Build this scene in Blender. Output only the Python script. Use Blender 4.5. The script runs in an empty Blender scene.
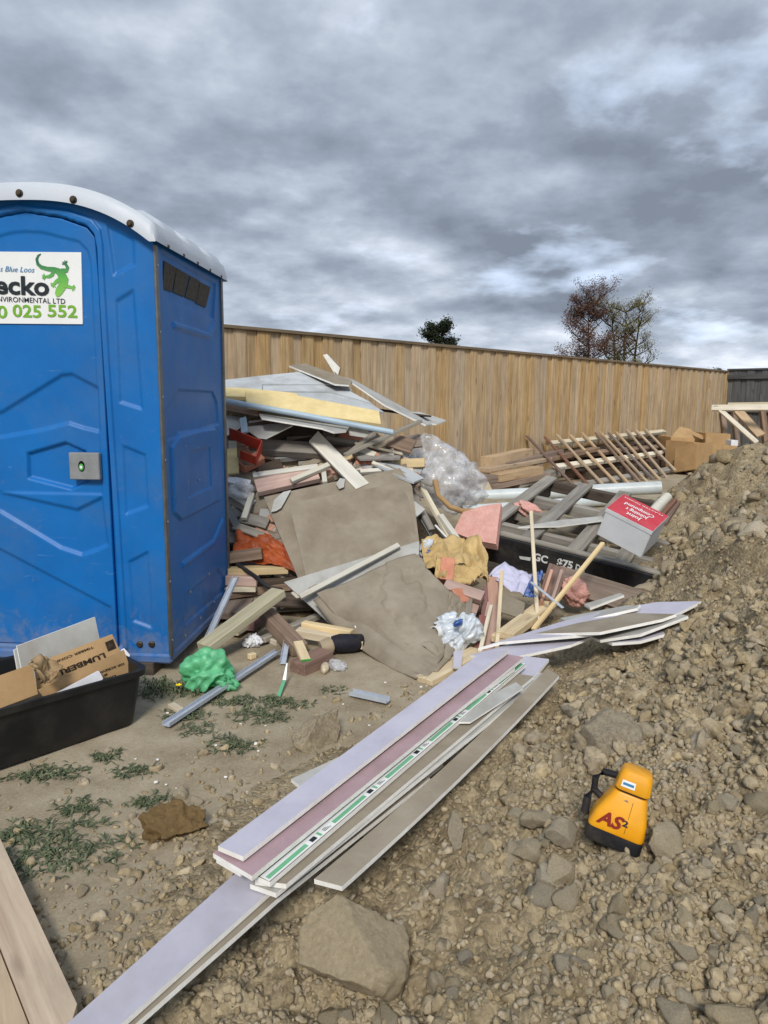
import bpy, bmesh, math, random
import numpy as np
from mathutils import Vector, Matrix
random.seed(11); rng = np.random.default_rng(11)
SC = bpy.context.scene; COL = SC.collection
R = math.radians
# ------------------------------------------------------------------ camera
FPX = 720.0; PITCH = R(8.86); ROLL = R(0.45); CAMH = 1.3655
cam = bpy.data.cameras.new('camera'); camo = bpy.data.objects.new('camera', cam); COL.objects.link(camo)
cam.sensor_fit = 'VERTICAL'; cam.sensor_height = 36.0; cam.lens = FPX/1024*36.0
cam.clip_start = 0.02; cam.clip_end = 2000
camo.matrix_world = Matrix.Translation((0,0,CAMH)) @ Matrix.Rotation(math.pi/2-PITCH,4,'X') @ Matrix.Rotation(ROLL,4,'Z')
SC.camera = camo
SC.render.resolution_x = 768; SC.render.resolution_y = 1024
SC.view_settings.view_transform = 'Standard'; SC.view_settings.look = 'None'
SC.view_settings.exposure = 0.92; SC.view_settings.gamma = 1.0

def S(r,g,b):
    f = lambda c: (c/255/12.92) if c/255 <= .04045 else ((c/255+.055)/1.055)**2.4
    return (f(r),f(g),f(b),1.0)
# ------------------------------------------------------------------ world
SUN_EL = R(40); SUN_AZ = R(186)          # compass azimuth from +Y, clockwise: behind the camera
wd = bpy.data.worlds.new('World'); SC.world = wd; wd.use_nodes = True
nt = wd.node_tree; nt.nodes.clear()
def N(t, ty, **kw):
    n = t.nodes.new(ty)
    for k,v in kw.items(): setattr(n,k,v)
    return n
def mth(t, op, a, b=None, c=None, clamp=False):
    n = t.nodes.new('ShaderNodeMath'); n.operation = op; n.use_clamp = clamp
    for i,x in enumerate((a,b,c)):
        if x is None: continue
        if isinstance(x,(int,float)): n.inputs[i].default_value = x
        else: t.links.new(x, n.inputs[i])
    return n.outputs[0]
def ramp(t, fac, stops, interp='LINEAR'):
    n = t.nodes.new('ShaderNodeValToRGB'); e = n.color_ramp; e.interpolation = interp
    while len(e.elements) < len(stops): e.elements.new(0.5)
    for el,(p,c) in zip(e.elements, stops):
        el.position = p; el.color = c if len(c)==4 else (*c,1)
    t.links.new(fac, n.inputs[0]); return n.outputs[0]
def noise(t, vec, scale, detail=4, rough=.55, dist=0.0):
    n = t.nodes.new('ShaderNodeTexNoise'); n.inputs['Scale'].default_value = scale
    n.inputs['Detail'].default_value = detail; n.inputs['Roughness'].default_value = rough
    n.inputs['Distortion'].default_value = dist
    if vec is not None: t.links.new(vec, n.inputs['Vector'])
    return n.outputs[0]
def mixc(t, fac, a, b, mode='MIX'):
    n = t.nodes.new('ShaderNodeMix'); n.data_type = 'RGBA'; n.blend_type = mode
    for s,x in ((0,fac),(6,a),(7,b)):
        if isinstance(x,(int,float)): n.inputs[s].default_value = x
        elif isinstance(x,tuple): n.inputs[s].default_value = x
        else: t.links.new(x, n.inputs[s])
    return n.outputs[2]
sky = N(nt,'ShaderNodeTexSky', sky_type='NISHITA', sun_disc=False)
sky.sun_elevation = SUN_EL; sky.sun_rotation = SUN_AZ; sky.air_density = 1.0; sky.dust_density = 1.5
tc = N(nt,'ShaderNodeTexCoord'); sep = N(nt,'ShaderNodeSeparateXYZ'); nt.links.new(tc.outputs['Generated'], sep.inputs[0])
zc = mth(nt,'ADD', mth(nt,'MAXIMUM', sep.outputs[2], 0.0), 0.25)
cx = mth(nt,'DIVIDE', sep.outputs[0], zc); cy = mth(nt,'DIVIDE', sep.outputs[1], zc)
cmb = N(nt,'ShaderNodeCombineXYZ'); nt.links.new(cx,cmb.inputs[0]); nt.links.new(cy,cmb.inputs[1]); cmb.inputs[2].default_value = 4.2
def shifted(vec, off):
    v = N(nt,'ShaderNodeVectorMath', operation='ADD'); nt.links.new(vec, v.inputs[0]); v.inputs[1].default_value = off; return v.outputs[0]
P0 = cmb.outputs[0]
n1 = noise(nt, shifted(P0,(3.1,.6,0)), 0.7, 2, .5, 0)                    # cloud banks
d1 = noise(nt, P0, 2.9, 8, .53, 0)                   # billows
d2 = noise(nt, shifted(P0,(.03,-.10,.02)), 2.9, 8, .53, 0)
rel = mth(nt,'SUBTRACT', d1, d2)                       # lit and shaded flanks of the billows
n3 = noise(nt, shifted(P0,(7.3,2.1,1.0)), 1.3, 5, .55, .2)
hz = mth(nt,'MULTIPLY', mth(nt,'SUBTRACT', 1.0, mth(nt,'MULTIPLY', sep.outputs[2], 2.6), clamp=True), .03)
cl = mth(nt,'ADD', mth(nt,'ADD', mth(nt,'MULTIPLY', n1, .68), mth(nt,'MULTIPLY', d1, .32)), mth(nt,'ADD', mth(nt,'MULTIPLY', rel, .34), hz))
K = 10.0
def kc(c): return tuple(x*K for x in c[:3])+(1,)
ccol = ramp(nt, cl, [(.36,S(98,106,118)),(.46,S(118,127,140)),(.54,S(138,147,159)),(.62,S(162,169,180)),(.74,S(200,205,212))])
vm = N(nt,'ShaderNodeVectorMath', operation='SCALE'); nt.links.new(ccol, vm.inputs[0]); vm.inputs['Scale'].default_value = K
gap = ramp(nt, mth(nt,'ADD', mth(nt,'MULTIPLY',n3,.65), mth(nt,'MULTIPLY',d1,.35)), [(.57,(0,0,0,1)),(.70,(.85,.85,.85,1))])
skc = mixc(nt, gap, vm.outputs[0], mixc(nt, .9, sky.outputs[0], kc(S(190,205,228))))
bg = N(nt,'ShaderNodeBackground'); nt.links.new(skc, bg.inputs[0]); bg.inputs[1].default_value = 0.1
wo = N(nt,'ShaderNodeOutputWorld'); nt.links.new(bg.outputs[0], wo.inputs[0])
# ------------------------------------------------------------------ sun (veiled by cloud)
sl = bpy.data.lights.new('sun','SUN'); sl.energy = 1.5; sl.angle = R(14); sl.color = (1,.955,.88)
so = bpy.data.objects.new('sun', sl); COL.objects.link(so)
sd = Vector((math.sin(SUN_AZ)*math.cos(SUN_EL), math.cos(SUN_AZ)*math.cos(SUN_EL), math.sin(SUN_EL)))
so.location = sd*30; so.rotation_euler = (-sd).to_track_quat('-Z','Y').to_euler()

# ------------------------------------------------------------------ pixel -> place
CP = Vector((0,0,CAMH))
def ray(px,py):
    u,v = px-384, py-512; cr,sr = math.cos(ROLL), math.sin(ROLL)
    u0 = u*cr+v*sr; v0 = -u*sr+v*cr; yc = -v0/FPX; c,s = math.cos(PITCH), math.sin(PITCH)
    d = Vector((u0/FPX, c+yc*s, -s+yc*c)); return d/d.y
def W(px,py,D): return CP + ray(px,py)*D                       # at forward distance D
def G(px,py,z=0.0): d = ray(px,py); return CP + d*((z-CAMH)/d.z)   # on a level at height z
def onplane(px,py,P,n):
    d = ray(px,py); return CP + d*((P-CP).dot(n)/d.dot(n))
PFN = Vector((0,-.85,1)).normalized()
def F(px,py,o=0.0): return onplane(px,py,Vector((0,4.3,0))+PFN*o,PFN)   # on the front slope of the rubbish pile

# ------------------------------------------------------------------ numpy noise
def _h(ix,iy,s=0):
    n = (ix.astype(np.int64)*374761393 + iy.astype(np.int64)*668265263 + s*1274126177) & 0xffffffff
    n = ((n ^ (n>>13))*1274126177) & 0xffffffff
    return ((n ^ (n>>16)) & 0xffffff)/float(0xffffff)
def vn(x,y,s=0):
    x = np.asarray(x,float); y = np.asarray(y,float)
    ix,iy = np.floor(x),np.floor(y); fx,fy = x-ix,y-iy
    ux,uy = fx*fx*fx*(fx*(fx*6-15)+10), fy*fy*fy*(fy*(fy*6-15)+10)
    a,b,c,d = _h(ix,iy,s),_h(ix+1,iy,s),_h(ix,iy+1,s),_h(ix+1,iy+1,s)
    return (a*(1-ux)+b*ux)*(1-uy)+(c*(1-ux)+d*ux)*uy - .5
def fbm(x,y,oct=4,s=0):
    t = 0; a = 1.0
    for k in range(oct): t = t + a*vn(x*2**k+17.3*k, y*2**k-9.1*k, s+k); a *= .5
    return t
def clods(x,y,s=0):               # rounded lumps on a jittered grid
    ix,iy = np.floor(x),np.floor(y); out = np.zeros_like(x)
    for dx in (-1,0,1):
        for dy in (-1,0,1):
            jx,jy = ix+dx, iy+dy
            px = jx+.15+.7*_h(jx,jy,s+1); py = jy+.15+.7*_h(jx,jy,s+2); r = .25+.5*_h(jx,jy,s+3)**1.6
            d2 = ((x-px)**2+(y-py)**2)/(r*r)
            out = np.maximum(out, r*np.sqrt(np.clip(1-d2,0,1)))
    return out
def sst(a,b,x):
    t = np.clip((x-a)/(b-a),0,1); return t*t*(3-2*t)

# ------------------------------------------------------------------ materials
MATS = {}
def newmat(name):
    m = bpy.data.materials.new(name); m.use_nodes = True; t = m.node_tree
    b = t.nodes['Principled BSDF']; MATS[name] = m; return m,t,b
def objco(t):
    tcn = t.nodes.new('ShaderNodeTexCoord'); oi = t.nodes.new('ShaderNodeObjectInfo')
    v = t.nodes.new('ShaderNodeVectorMath'); v.operation = 'ADD'
    cm = t.nodes.new('ShaderNodeCombineXYZ')
    for i,k in enumerate((37.0,53.0,71.0)): t.links.new(mth(t,'MULTIPLY',oi.outputs['Random'],k), cm.inputs[i])
    t.links.new(tcn.outputs['Object'], v.inputs[0]); t.links.new(cm.outputs[0], v.inputs[1])
    return v.outputs[0], oi.outputs['Random'], tcn.outputs['Object']
def mapv(t, vec, sc):
    m = t.nodes.new('ShaderNodeMapping'); m.inputs['Scale'].default_value = sc; t.links.new(vec, m.inputs['Vector']); return m.outputs[0]
def bump(t, b, h, st, dist=.01):
    n = t.nodes.new('ShaderNodeBump'); n.inputs['Strength'].default_value = st; n.inputs['Distance'].default_value = dist
    t.links.new(h, n.inputs['Height']); t.links.new(n.outputs[0], b.inputs['Normal'])
def wood(name, c1, c2, dirt=S(88,74,56), dirtamt=.35, rough=.82, vary=.3, knots=True, sat=.55):
    m,t,b = newmat(name); v,rnd,_ = objco(t)
    g = noise(t, mapv(t,v,(1.6,26,26)), 1.0, 6, .6, .6)
    f = noise(t, mapv(t,v,(4,140,140)), 1.0, 3, .6)
    gg = mth(t,'ADD', mth(t,'MULTIPLY',g,.75), mth(t,'MULTIPLY',f,.25))
    c = ramp(t, gg, [(.36,c1),(.5,tuple((a+bb)/2 for a,bb in zip(c1,c2))),(.66,c2)])
    d = ramp(t, noise(t, mapv(t,v,(2.2,5,5)), 1.0, 6, .65, .4), [(.45,(0,0,0,1)),(.75,(1,1,1,1))])
    c = mixc(t, mth(t,'MULTIPLY',d,dirtamt), c, dirt)
    if knots:
        vo = t.nodes.new('ShaderNodeTexVoronoi'); t.links.new(mapv(t,v,(2.3,9,9)), vo.inputs['Vector']); vo.inputs['Scale'].default_value = 1
        k = ramp(t, vo.outputs['Distance'], [(.05,(1,1,1,1)),(.16,(0,0,0,1))])
        c = mixc(t, mth(t,'MULTIPLY',k,.6), c, tuple(x*.35 for x in c1[:3])+(1,))
    hs = t.nodes.new('ShaderNodeHueSaturation'); t.links.new(c, hs.inputs['Color'])
    t.links.new(mth(t,'ADD', mth(t,'MULTIPLY',rnd,vary), 1-vary*.5), hs.inputs['Value'])
    t.links.new(mth(t,'ADD', mth(t,'MULTIPLY',mth(t,'FRACT',mth(t,'MULTIPLY',rnd,7.3)),.35), sat), hs.inputs['Saturation'])
    t.links.new(hs.outputs[0], b.inputs['Base Color']); b.inputs['Roughness'].default_value = rough
    b.inputs['Specular IOR Level'].default_value = .25
    bump(t,b,gg,.35,.004); return m
def surf(name, col, col2=None, scale=9, rough=.6, spec=.4, dirt=None, dirtamt=.4, dscale=5, bmp=.15, bscale=60, bdist=.003, metal=0, vary=0.0):
    m,t,b = newmat(name); v,rnd,_ = objco(t)
    col2 = col2 or tuple(x*.85 for x in col[:3])+(1,)
    c = mixc(t, ramp(t,noise(t,v,scale,5,.6,.3),[(.35,(0,0,0,1)),(.68,(1,1,1,1))]), col, col2)
    rr = None
    if dirt is not None:
        d = ramp(t, noise(t,v,dscale,8,.68,.3), [(.46,(0,0,0,1)),(.72,(1,1,1,1))])
        c = mixc(t, mth(t,'MULTIPLY',d,dirtamt), c, dirt)
    if vary:
        hs = t.nodes.new('ShaderNodeHueSaturation'); t.links.new(c, hs.inputs['Color'])
        t.links.new(mth(t,'ADD', mth(t,'MULTIPLY',rnd,vary), 1-vary*.5), hs.inputs['Value']); c = hs.outputs[0]
    t.links.new(c, b.inputs['Base Color'])
    t.links.new(mth(t,'ADD', mth(t,'MULTIPLY',noise(t,v,scale*2.5,4),.24), rough-.12), b.inputs['Roughness'])
    b.inputs['Specular IOR Level'].default_value = spec; b.inputs['Metallic'].default_value = metal
    if bmp: bump(t,b,noise(t,v,bscale,5,.6),bmp,bdist)
    return m
DIRT = S(128,112,88)
wood('fence_pine', S(158,126,82), S(206,176,128), S(124,100,70), .45, vary=.12, sat=.66)
wood('fence_grey', S(74,74,76), S(108,108,108), S(56,56,58), .5, vary=.35)
wood('fence_cap', S(100,84,64), S(140,122,96), vary=.1)
wood('pine', S(198,168,112), S(228,204,152), DIRT, .3)
wood('pine_pale', S(206,190,152), S(232,220,190), DIRT, .35)
wood('green_pine', S(176,164,118), S(206,196,152), DIRT, .2)
wood('brown_timber', S(118,92,70), S(160,130,104), S(90,74,58), .45)
wood('pink_timber', S(176,122,96), S(208,156,128), S(132,100,80), .45, knots=False)
wood('red_timber', S(120,62,56), S(156,92,80), S(96,72,62), .4, knots=False)
wood('grey_timber', S(124,116,104), S(164,156,142), S(96,88,76), .5)
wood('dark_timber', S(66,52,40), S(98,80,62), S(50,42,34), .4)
wood('rust_batten', S(104,66,46), S(142,98,70), S(80,60,46), .4)
wood('formwork', S(172,144,112), S(202,178,146), S(124,114,100), .5, vary=.16, sat=.7)
wood('cream_paint', S(198,192,172), S(216,210,192), S(150,138,114), .4, knots=False)
surf('paper_brown', S(158,148,132), S(142,132,116), 7, .88, .15, S(118,105,86), .55, 3, .35, 40, .004, vary=.12)
surf('paper_lavender', S(192,190,203), S(181,179,194), 6, .85, .15, S(140,132,124), .3, 4, .12, 90, .002, vary=.06)
surf('paper_pink', S(178,152,158), S(164,138,145), 8, .85, .15, S(138,120,108), .45, 4, .12, 90, .002)
surf('paper_grey', S(186,186,182), S(170,170,166), 7, .85, .15, S(138,126,106), .45, 3.5, .15, 80, .002, vary=.12)
surf('plaster_core', S(246,245,241), S(234,231,224), 30, .9, .1, S(196,186,168), .25, 9, .4, 120, .003)
surf('yellow_foam', S(232,212,158), S(220,198,144), 12, .85, .15, S(160,134,92), .3, 5, .3, 90, .002)
surf('weather_board', S(188,192,194), S(172,178,182), 4, .7, .25, S(134,126,112), .45, 4, .1, 60, .002, vary=.15)
surf('pale_blue_pipe', S(172,192,206), S(160,182,198), 8, .45, .4, DIRT, .25, 7, .05)
surf('pvc', S(206,214,216), S(194,204,208), 5, .4, .45, DIRT, .4, 3, .05)
surf('aluminium', S(192,200,212), S(174,182,194), 14, .42, .5, S(140,132,120), .3, 8, .1, 80, .002, metal=.12)
surf('steel_grey', S(120,122,122), S(98,100,100), 14, .45, .5, DIRT, .3, 8, .1, 80, .002, metal=.7)
surf('red_steel', S(166,52,34), S(140,42,28), 9, .6, .35, S(96,60,44), .4, 8, .1)
surf('insulation', S(228,178,168), S(216,160,150), 18, .97, .05, S(196,160,140), .4, 8, .9, 70, .012)
surf('orange_plastic', S(176,84,34), S(140,60,24), 8, .55, .35, S(96,70,48), .4, 7, .3, 30, .008)
surf('cardboard', S(186,154,112), S(172,140,100), 6, .85, .15, S(132,106,76), .35, 5, .15, 60, .002, vary=.12)
surf('kraft', S(168,144,110), S(146,122,92), 9, .88, .12, None, 0, 5, .4, 25, .006)
surf('sack_paper', S(206,180,128), S(186,158,108), 10, .8, .2, S(128,104,72), .4, 6, .5, 26, .01)
surf('white_paper', S(232,233,236), S(218,220,226), 6, .75, .25, S(170,160,144), .25, 6, .15, 40, .003)
surf('lavender_paper', S(206,204,224), S(190,190,214), 6, .7, .25, None, 0, 6, .15, 40, .003)
surf('blue_print', S(30,70,140), S(60,100,170), 30, .5, .4, S(200,206,220), .5, 40, .1)
surf('black_plastic', S(22,23,25), S(30,31,33), 8, .5, .4, S(92,84,72), .22, 6, .12, 70, .002)
surf('black_paint', S(26,27,30), S(36,37,40), 8, .6, .35, S(104,96,84), .35, 5, .2, 60, .003)
surf('blue_plastic', S(0,106,182), S(0,97,170), 3, .46, .4, S(96,112,124), .22, 3.5, .06, 45, .003)
surf('roof_plastic', S(196,203,212), S(184,192,203), 3, .45, .4, S(170,170,166), .2, 4, .05)
surf('dark_void', S(12,13,15), None, 3, .8, .1)
surf('mesh_grey', S(84,80,72), S(64,62,58), 40, .8, .2, None, 0, 5, .4, 150, .003)
surf('bolt', S(92,78,56), S(60,52,40), 40, .5, .5, metal=.6)
surf('plate_grey', S(150,152,154), S(136,138,140), 20, .45, .5, metal=.3)
surf('vinyl_white', S(236,238,238), S(230,232,232), 3, .4, .4, S(190,186,176), .12, 5, 0)
surf('ink_dark', S(36,44,50), None, 3, .5, .3, bmp=0)
surf('ink_blue', S(60,130,180), None, 3, .5, .3, bmp=0)
surf('ink_lime', S(120,178,52), None, 3, .5, .3, bmp=0)
surf('ink_green', S(50,142,70), S(84,170,70), 6, .5, .3, bmp=0)
surf('gecko_green', S(36,110,72), S(110,180,80), 9, .5, .3, bmp=0)
surf('ink_white', S(222,224,224), None, 3, .6, .3, S(120,116,108), .4, 60, 0)
surf('ink_black', S(40,32,26), None, 3, .7, .2, S(140,112,78), .3, 60, 0)
surf('stencil_green', S(60,92,70), None, 3, .7, .2, S(140,120,98), .5, 50, 0)
surf('green_tape', S(112,184,140), S(98,168,126), 6, .55, .3, S(190,196,190), .2, 20, 0)
surf('carton_white', S(226,230,234), S(216,221,226), 5, .7, .25, S(176,166,150), .2, 5, .08)
surf('carton_red', S(196,68,80), S(182,58,70), 5, .65, .25, S(200,150,150), .15, 12, .08)
surf('laser_yellow', S(236,166,22), S(228,154,16), 8, .42, .45, S(150,120,70), .3, 9, .05)
surf('rubber_dark', S(38,38,42), S(28,28,32), 10, .65, .3, S(110,98,80), .35, 9, .2)
surf('decal_red', S(134,36,24), None, 3, .5, .3, bmp=0)
surf('boot_cloth', S(24,24,32), S(36,36,46), 20, .7, .25, DIRT, .2, 9, .4)
surf('boot_sole', S(176,160,136), S(150,136,112), 20, .8, .2, DIRT, .4, 9, .3)
surf('cup_white', S(236,236,234), None, 8, .6, .3, DIRT, .15, 9, .05)
surf('brick_pink', S(202,140,116), S(180,118,96), 20, .9, .15, S(160,130,108), .4, 9, .4, 90, .004, vary=.2)
surf('bark', S(74,64,54), S(52,45,38), 20, .9, .1)
def muddy(name, h, amt):
    m=MATS[name]; t=m.node_tree; b=t.nodes['Principled BSDF']; src=b.inputs['Base Color'].links[0].from_socket
    g=t.nodes.new('ShaderNodeNewGeometry'); sx=t.nodes.new('ShaderNodeSeparateXYZ'); t.links.new(g.outputs['Position'],sx.inputs[0])
    n=noise(t,g.outputs['Position'],16,8,.7,.3); hgt=mth(t,'MULTIPLY',mth(t,'SUBTRACT',1.0,mth(t,'DIVIDE',sx.outputs[2],h),clamp=True),.42)
    f=ramp(t,mth(t,'ADD',n,hgt),[(.62,(0,0,0,1)),(.82,(amt,)*3+(1,))])
    t.links.new(mixc(t,f,src,S(150,136,112)),b.inputs['Base Color'])
    sc_=noise(t,mapv(t,g.outputs['Position'],(9,9,60)),1.0,5,.6,.8); k=ramp(t,sc_,[(.66,(0,0,0,1)),(.74,(.16,)*3+(1,))])
    src2=b.inputs['Base Color'].links[0].from_socket; t.links.new(mixc(t,k,src2,S(150,176,200)),b.inputs['Base Color'])
muddy('blue_plastic',.35,.3)
# soil / ground
def soil(name, cs, bigscale, peb=True, bst=.8):
    m,t,b = newmat(name)
    tcn = t.nodes.new('ShaderNodeTexCoord'); v = tcn.outputs['Object']
    a = noise(t,v,bigscale,7,.62,.3); d = noise(t,v,bigscale*7,6,.65); f = noise(t,v,95,5,.7)
    s = mth(t,'ADD', mth(t,'ADD', mth(t,'MULTIPLY',a,.45), mth(t,'MULTIPLY',d,.35)), mth(t,'MULTIPLY',f,.25))
    c = ramp(t, s, [(.36,cs[0]),(.48,cs[1]),(.58,cs[2]),(.70,cs[3])])
    if peb:
        vo = t.nodes.new('ShaderNodeTexVoronoi'); vo.inputs['Scale'].default_value = 70; t.links.new(v, vo.inputs['Vector'])
        hs = t.nodes.new('ShaderNodeHueSaturation'); t.links.new(c,hs.inputs['Color'])
        sp = t.nodes.new('ShaderNodeSeparateColor'); t.links.new(vo.outputs['Color'], sp.inputs[0])
        t.links.new(mth(t,'ADD',mth(t,'MULTIPLY',sp.outputs[0],.5),.75), hs.inputs['Value']); c = hs.outputs[0]
        hgt = mth(t,'ADD', mth(t,'MULTIPLY',vo.outputs['Distance'],-.9), mth(t,'MULTIPLY',f,1.1))
    else: hgt = mth(t,'ADD', f, d)
    t.links.new(c,b.inputs['Base Color']); b.inputs['Roughness'].default_value = .95; b.inputs['Specular IOR Level'].default_value = .12
    bump(t,b,hgt,bst,.01); return m
soil('heap_soil', [S(106,93,71),S(144,129,103),S(170,155,127),S(196,181,153)], 2.2)
soil('ground_soil', [S(116,103,83),S(148,135,113),S(168,156,134),S(186,175,155)], .9, False, .3)
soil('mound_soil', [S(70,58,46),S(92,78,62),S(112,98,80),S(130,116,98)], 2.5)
def stonemat(name, c1, c2):
    m,t,b = newmat(name); v,rnd,_ = objco(t)
    geo = t.nodes.new('ShaderNodeNewGeometry')
    n = noise(t,v,11,7,.65,.2); f = noise(t,v,70,5,.7)
    c = mixc(t, ramp(t,mth(t,'ADD',mth(t,'MULTIPLY',n,.6),mth(t,'MULTIPLY',f,.4)),[(.38,(0,0,0,1)),(.62,(1,1,1,1))]), c1, c2)
    hs = t.nodes.new('ShaderNodeHueSaturation'); t.links.new(c,hs.inputs['Color'])
    isl = mth(t,'ADD', geo.outputs['Random Per Island'], rnd); isl = mth(t,'FRACT', isl)
    t.links.new(mth(t,'ADD',mth(t,'MULTIPLY',isl,.34),.8), hs.inputs['Value'])
    t.links.new(mth(t,'ADD',mth(t,'MULTIPLY',mth(t,'FRACT',mth(t,'MULTIPLY',isl,9.7)),.3),.8), hs.inputs['Saturation'])
    t.links.new(hs.outputs[0],b.inputs['Base Color']); b.inputs['Roughness'].default_value = .93; b.inputs['Specular IOR Level'].default_value = .15
    bump(t,b,mth(t,'ADD',n,f),.9,.008); return m
stonemat('stone', S(176,161,134), S(212,197,168))
stonemat('clod', S(140,125,99), S(188,172,142))
stonemat('boulder_tan', S(176,155,116), S(206,185,144))
stonemat('clod_orange', S(120,98,66), S(150,126,90))
# leaves
def leafmat(name, c1, c2):
    m,t,b = newmat(name); geo = t.nodes.new('ShaderNodeNewGeometry')
    c = ramp(t, geo.outputs['Random Per Island'], [(0,c1),(1,c2)]); t.links.new(c,b.inputs['Base Color'])
    b.inputs['Roughness'].default_value = .7; b.inputs['Specular IOR Level'].default_value = .2; return m
leafmat('leaf_rust', S(76,52,46), S(108,80,66)); leafmat('leaf_olive', S(84,82,44), S(130,122,70)); leafmat('leaf_dark', S(26,34,26), S(52,62,40))
leafmat('weed', S(66,76,56), S(112,120,90)); leafmat('petal', S(226,196,30), S(240,214,50))
# translucent films
def film(name, col, alpha, rough=.18, tint=None):
    m,t,b = newmat(name); v,rnd,_ = objco(t)
    n = noise(t, v, 9, 6, .65, 1.2)
    out = t.nodes['Material Output']; tr = t.nodes.new('ShaderNodeBsdfTransparent'); tr.inputs[0].default_value = tint or (1,1,1,1)
    b.inputs['Base Color'].default_value = col; b.inputs['Roughness'].default_value = rough; b.inputs['Specular IOR Level'].default_value = .6
    mx = t.nodes.new('ShaderNodeMixShader')
    fac = ramp(t, n, [(.35,(alpha[0],)*3+(1,)),(.68,(alpha[1],)*3+(1,))]); t.links.new(fac, mx.inputs[0])
    t.links.new(tr.outputs[0], mx.inputs[1]); t.links.new(b.outputs[0], mx.inputs[2]); t.links.new(mx.outputs[0], out.inputs['Surface'])
    bump(t,b,noise(t,v,8,4,.55,1.2),.5,.015); return m
film('clear_film', S(226,227,230), (.16,.66), .12); film('green_film', S(116,206,152), (.45,.85), .45, S(160,232,188)); film('white_film', S(222,230,238), (.62,.97), .25)
M = MATS

# ------------------------------------------------------------------ object helpers
def tag(o, label=None, cat=None, group=None, kind=None):
    if label: o['label'] = label
    if cat: o['category'] = cat
    if group: o['group'] = group
    if kind: o['kind'] = kind
    return o
def empty(name, loc=(0,0,0), rot=0.0):
    o = bpy.data.objects.new(name, None); o.location = loc; o.rotation_euler = (0,0,rot); o.empty_display_size = .05
    COL.objects.link(o); return o
def link(name, me, mats, parent=None, mw=None, smooth=False):
    if not isinstance(mats,(list,tuple)): mats = [mats]
    for m in mats:
        if len(me.materials) < len(mats): me.materials.append(M[m] if isinstance(m,str) else m)
    o = bpy.data.objects.new(name, me); COL.objects.link(o)
    if mw is not None:
        if parent is None: o.matrix_world = mw
        else: o.matrix_basis = mw
    if parent is not None: o.parent = parent
    if smooth: me.polygons.foreach_set('use_smooth',[True]*len(me.polygons))
    return o
def frame(origin, ex, ez_hint):
    ex = Vector(ex).normalized(); ez = Vector(ez_hint); ez = (ez-ex*ez.dot(ex)).normalized(); ey = ez.cross(ex)
    m = Matrix.Identity(4)
    for i,a in enumerate((ex,ey,ez)):
        for j in range(3): m[j][i] = a[j]
    m.translation = origin; return m
def pmat(parent, mw):           # world matrix -> local matrix under an unscaled Empty
    pm = Matrix.LocRotScale(parent.location, parent.rotation_euler, None); return pm.inverted() @ mw
def boxmesh(l,w,t,bev=.003,taper=0.0,warp=0.0):
    bm = bmesh.new(); bmesh.ops.create_cube(bm, size=1)
    for v in bm.verts: v.co = Vector((v.co.x*l, v.co.y*w, v.co.z*t))
    if warp:
        ed = [e for e in bm.edges if abs(e.verts[0].co.x-e.verts[1].co.x) > l*.5]
        bmesh.ops.subdivide_edges(bm, edges=ed, cuts=5, use_grid_fill=True)
        for v in bm.verts: v.co.z += warp*(1-(2*v.co.x/l)**2)
    if bev: bmesh.ops.bevel(bm, geom=[e for e in bm.edges if len(e.link_faces)==2 and e.calc_face_angle(0)>1.0], offset=min(bev,t*.3,w*.3), segments=1, affect='EDGES')
    me = bpy.data.meshes.new('piece'); bm.to_mesh(me); bm.free(); return me
def beam(name, P, Q, w, t, mat, label=None, cat='timber', group=None, up=(0,0,1), parent=None, bev=.003, warp=0.0):
    P,Q = Vector(P),Vector(Q); L = (Q-P).length
    mw = frame((P+Q)/2, Q-P, up)
    me = boxmesh(L,w,t,bev,warp=warp)
    if parent is not None: mw = pmat(parent,mw)
    o = link(name, me, mat, parent, mw)
    if parent is None: tag(o,label,cat,group)
    return o
def meshobj(name, V, Fc, mats, parent=None, fm=None, smooth=False, local=False):
    V = [Vector(v) for v in V]; me = bpy.data.meshes.new(name); mw = None
    if parent is None:
        c = sum(V,Vector())/len(V); c.z = min(v.z for v in V); V = [v-c for v in V]; mw = Matrix.Translation(c)
    elif not local:
        inv = pmat(parent, Matrix.Identity(4)); V = [inv@v for v in V]
    me.from_pydata([tuple(v) for v in V], [], Fc); me.update()
    o = link(name, me, mats, parent, mw, smooth)
    if fm is not None: me.polygons.foreach_set('material_index', fm)
    return o
def fixnormals(o):
    bm = bmesh.new(); bm.from_mesh(o.data); bmesh.ops.recalc_face_normals(bm, faces=bm.faces[:]); bm.to_mesh(o.data); bm.free()
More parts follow.
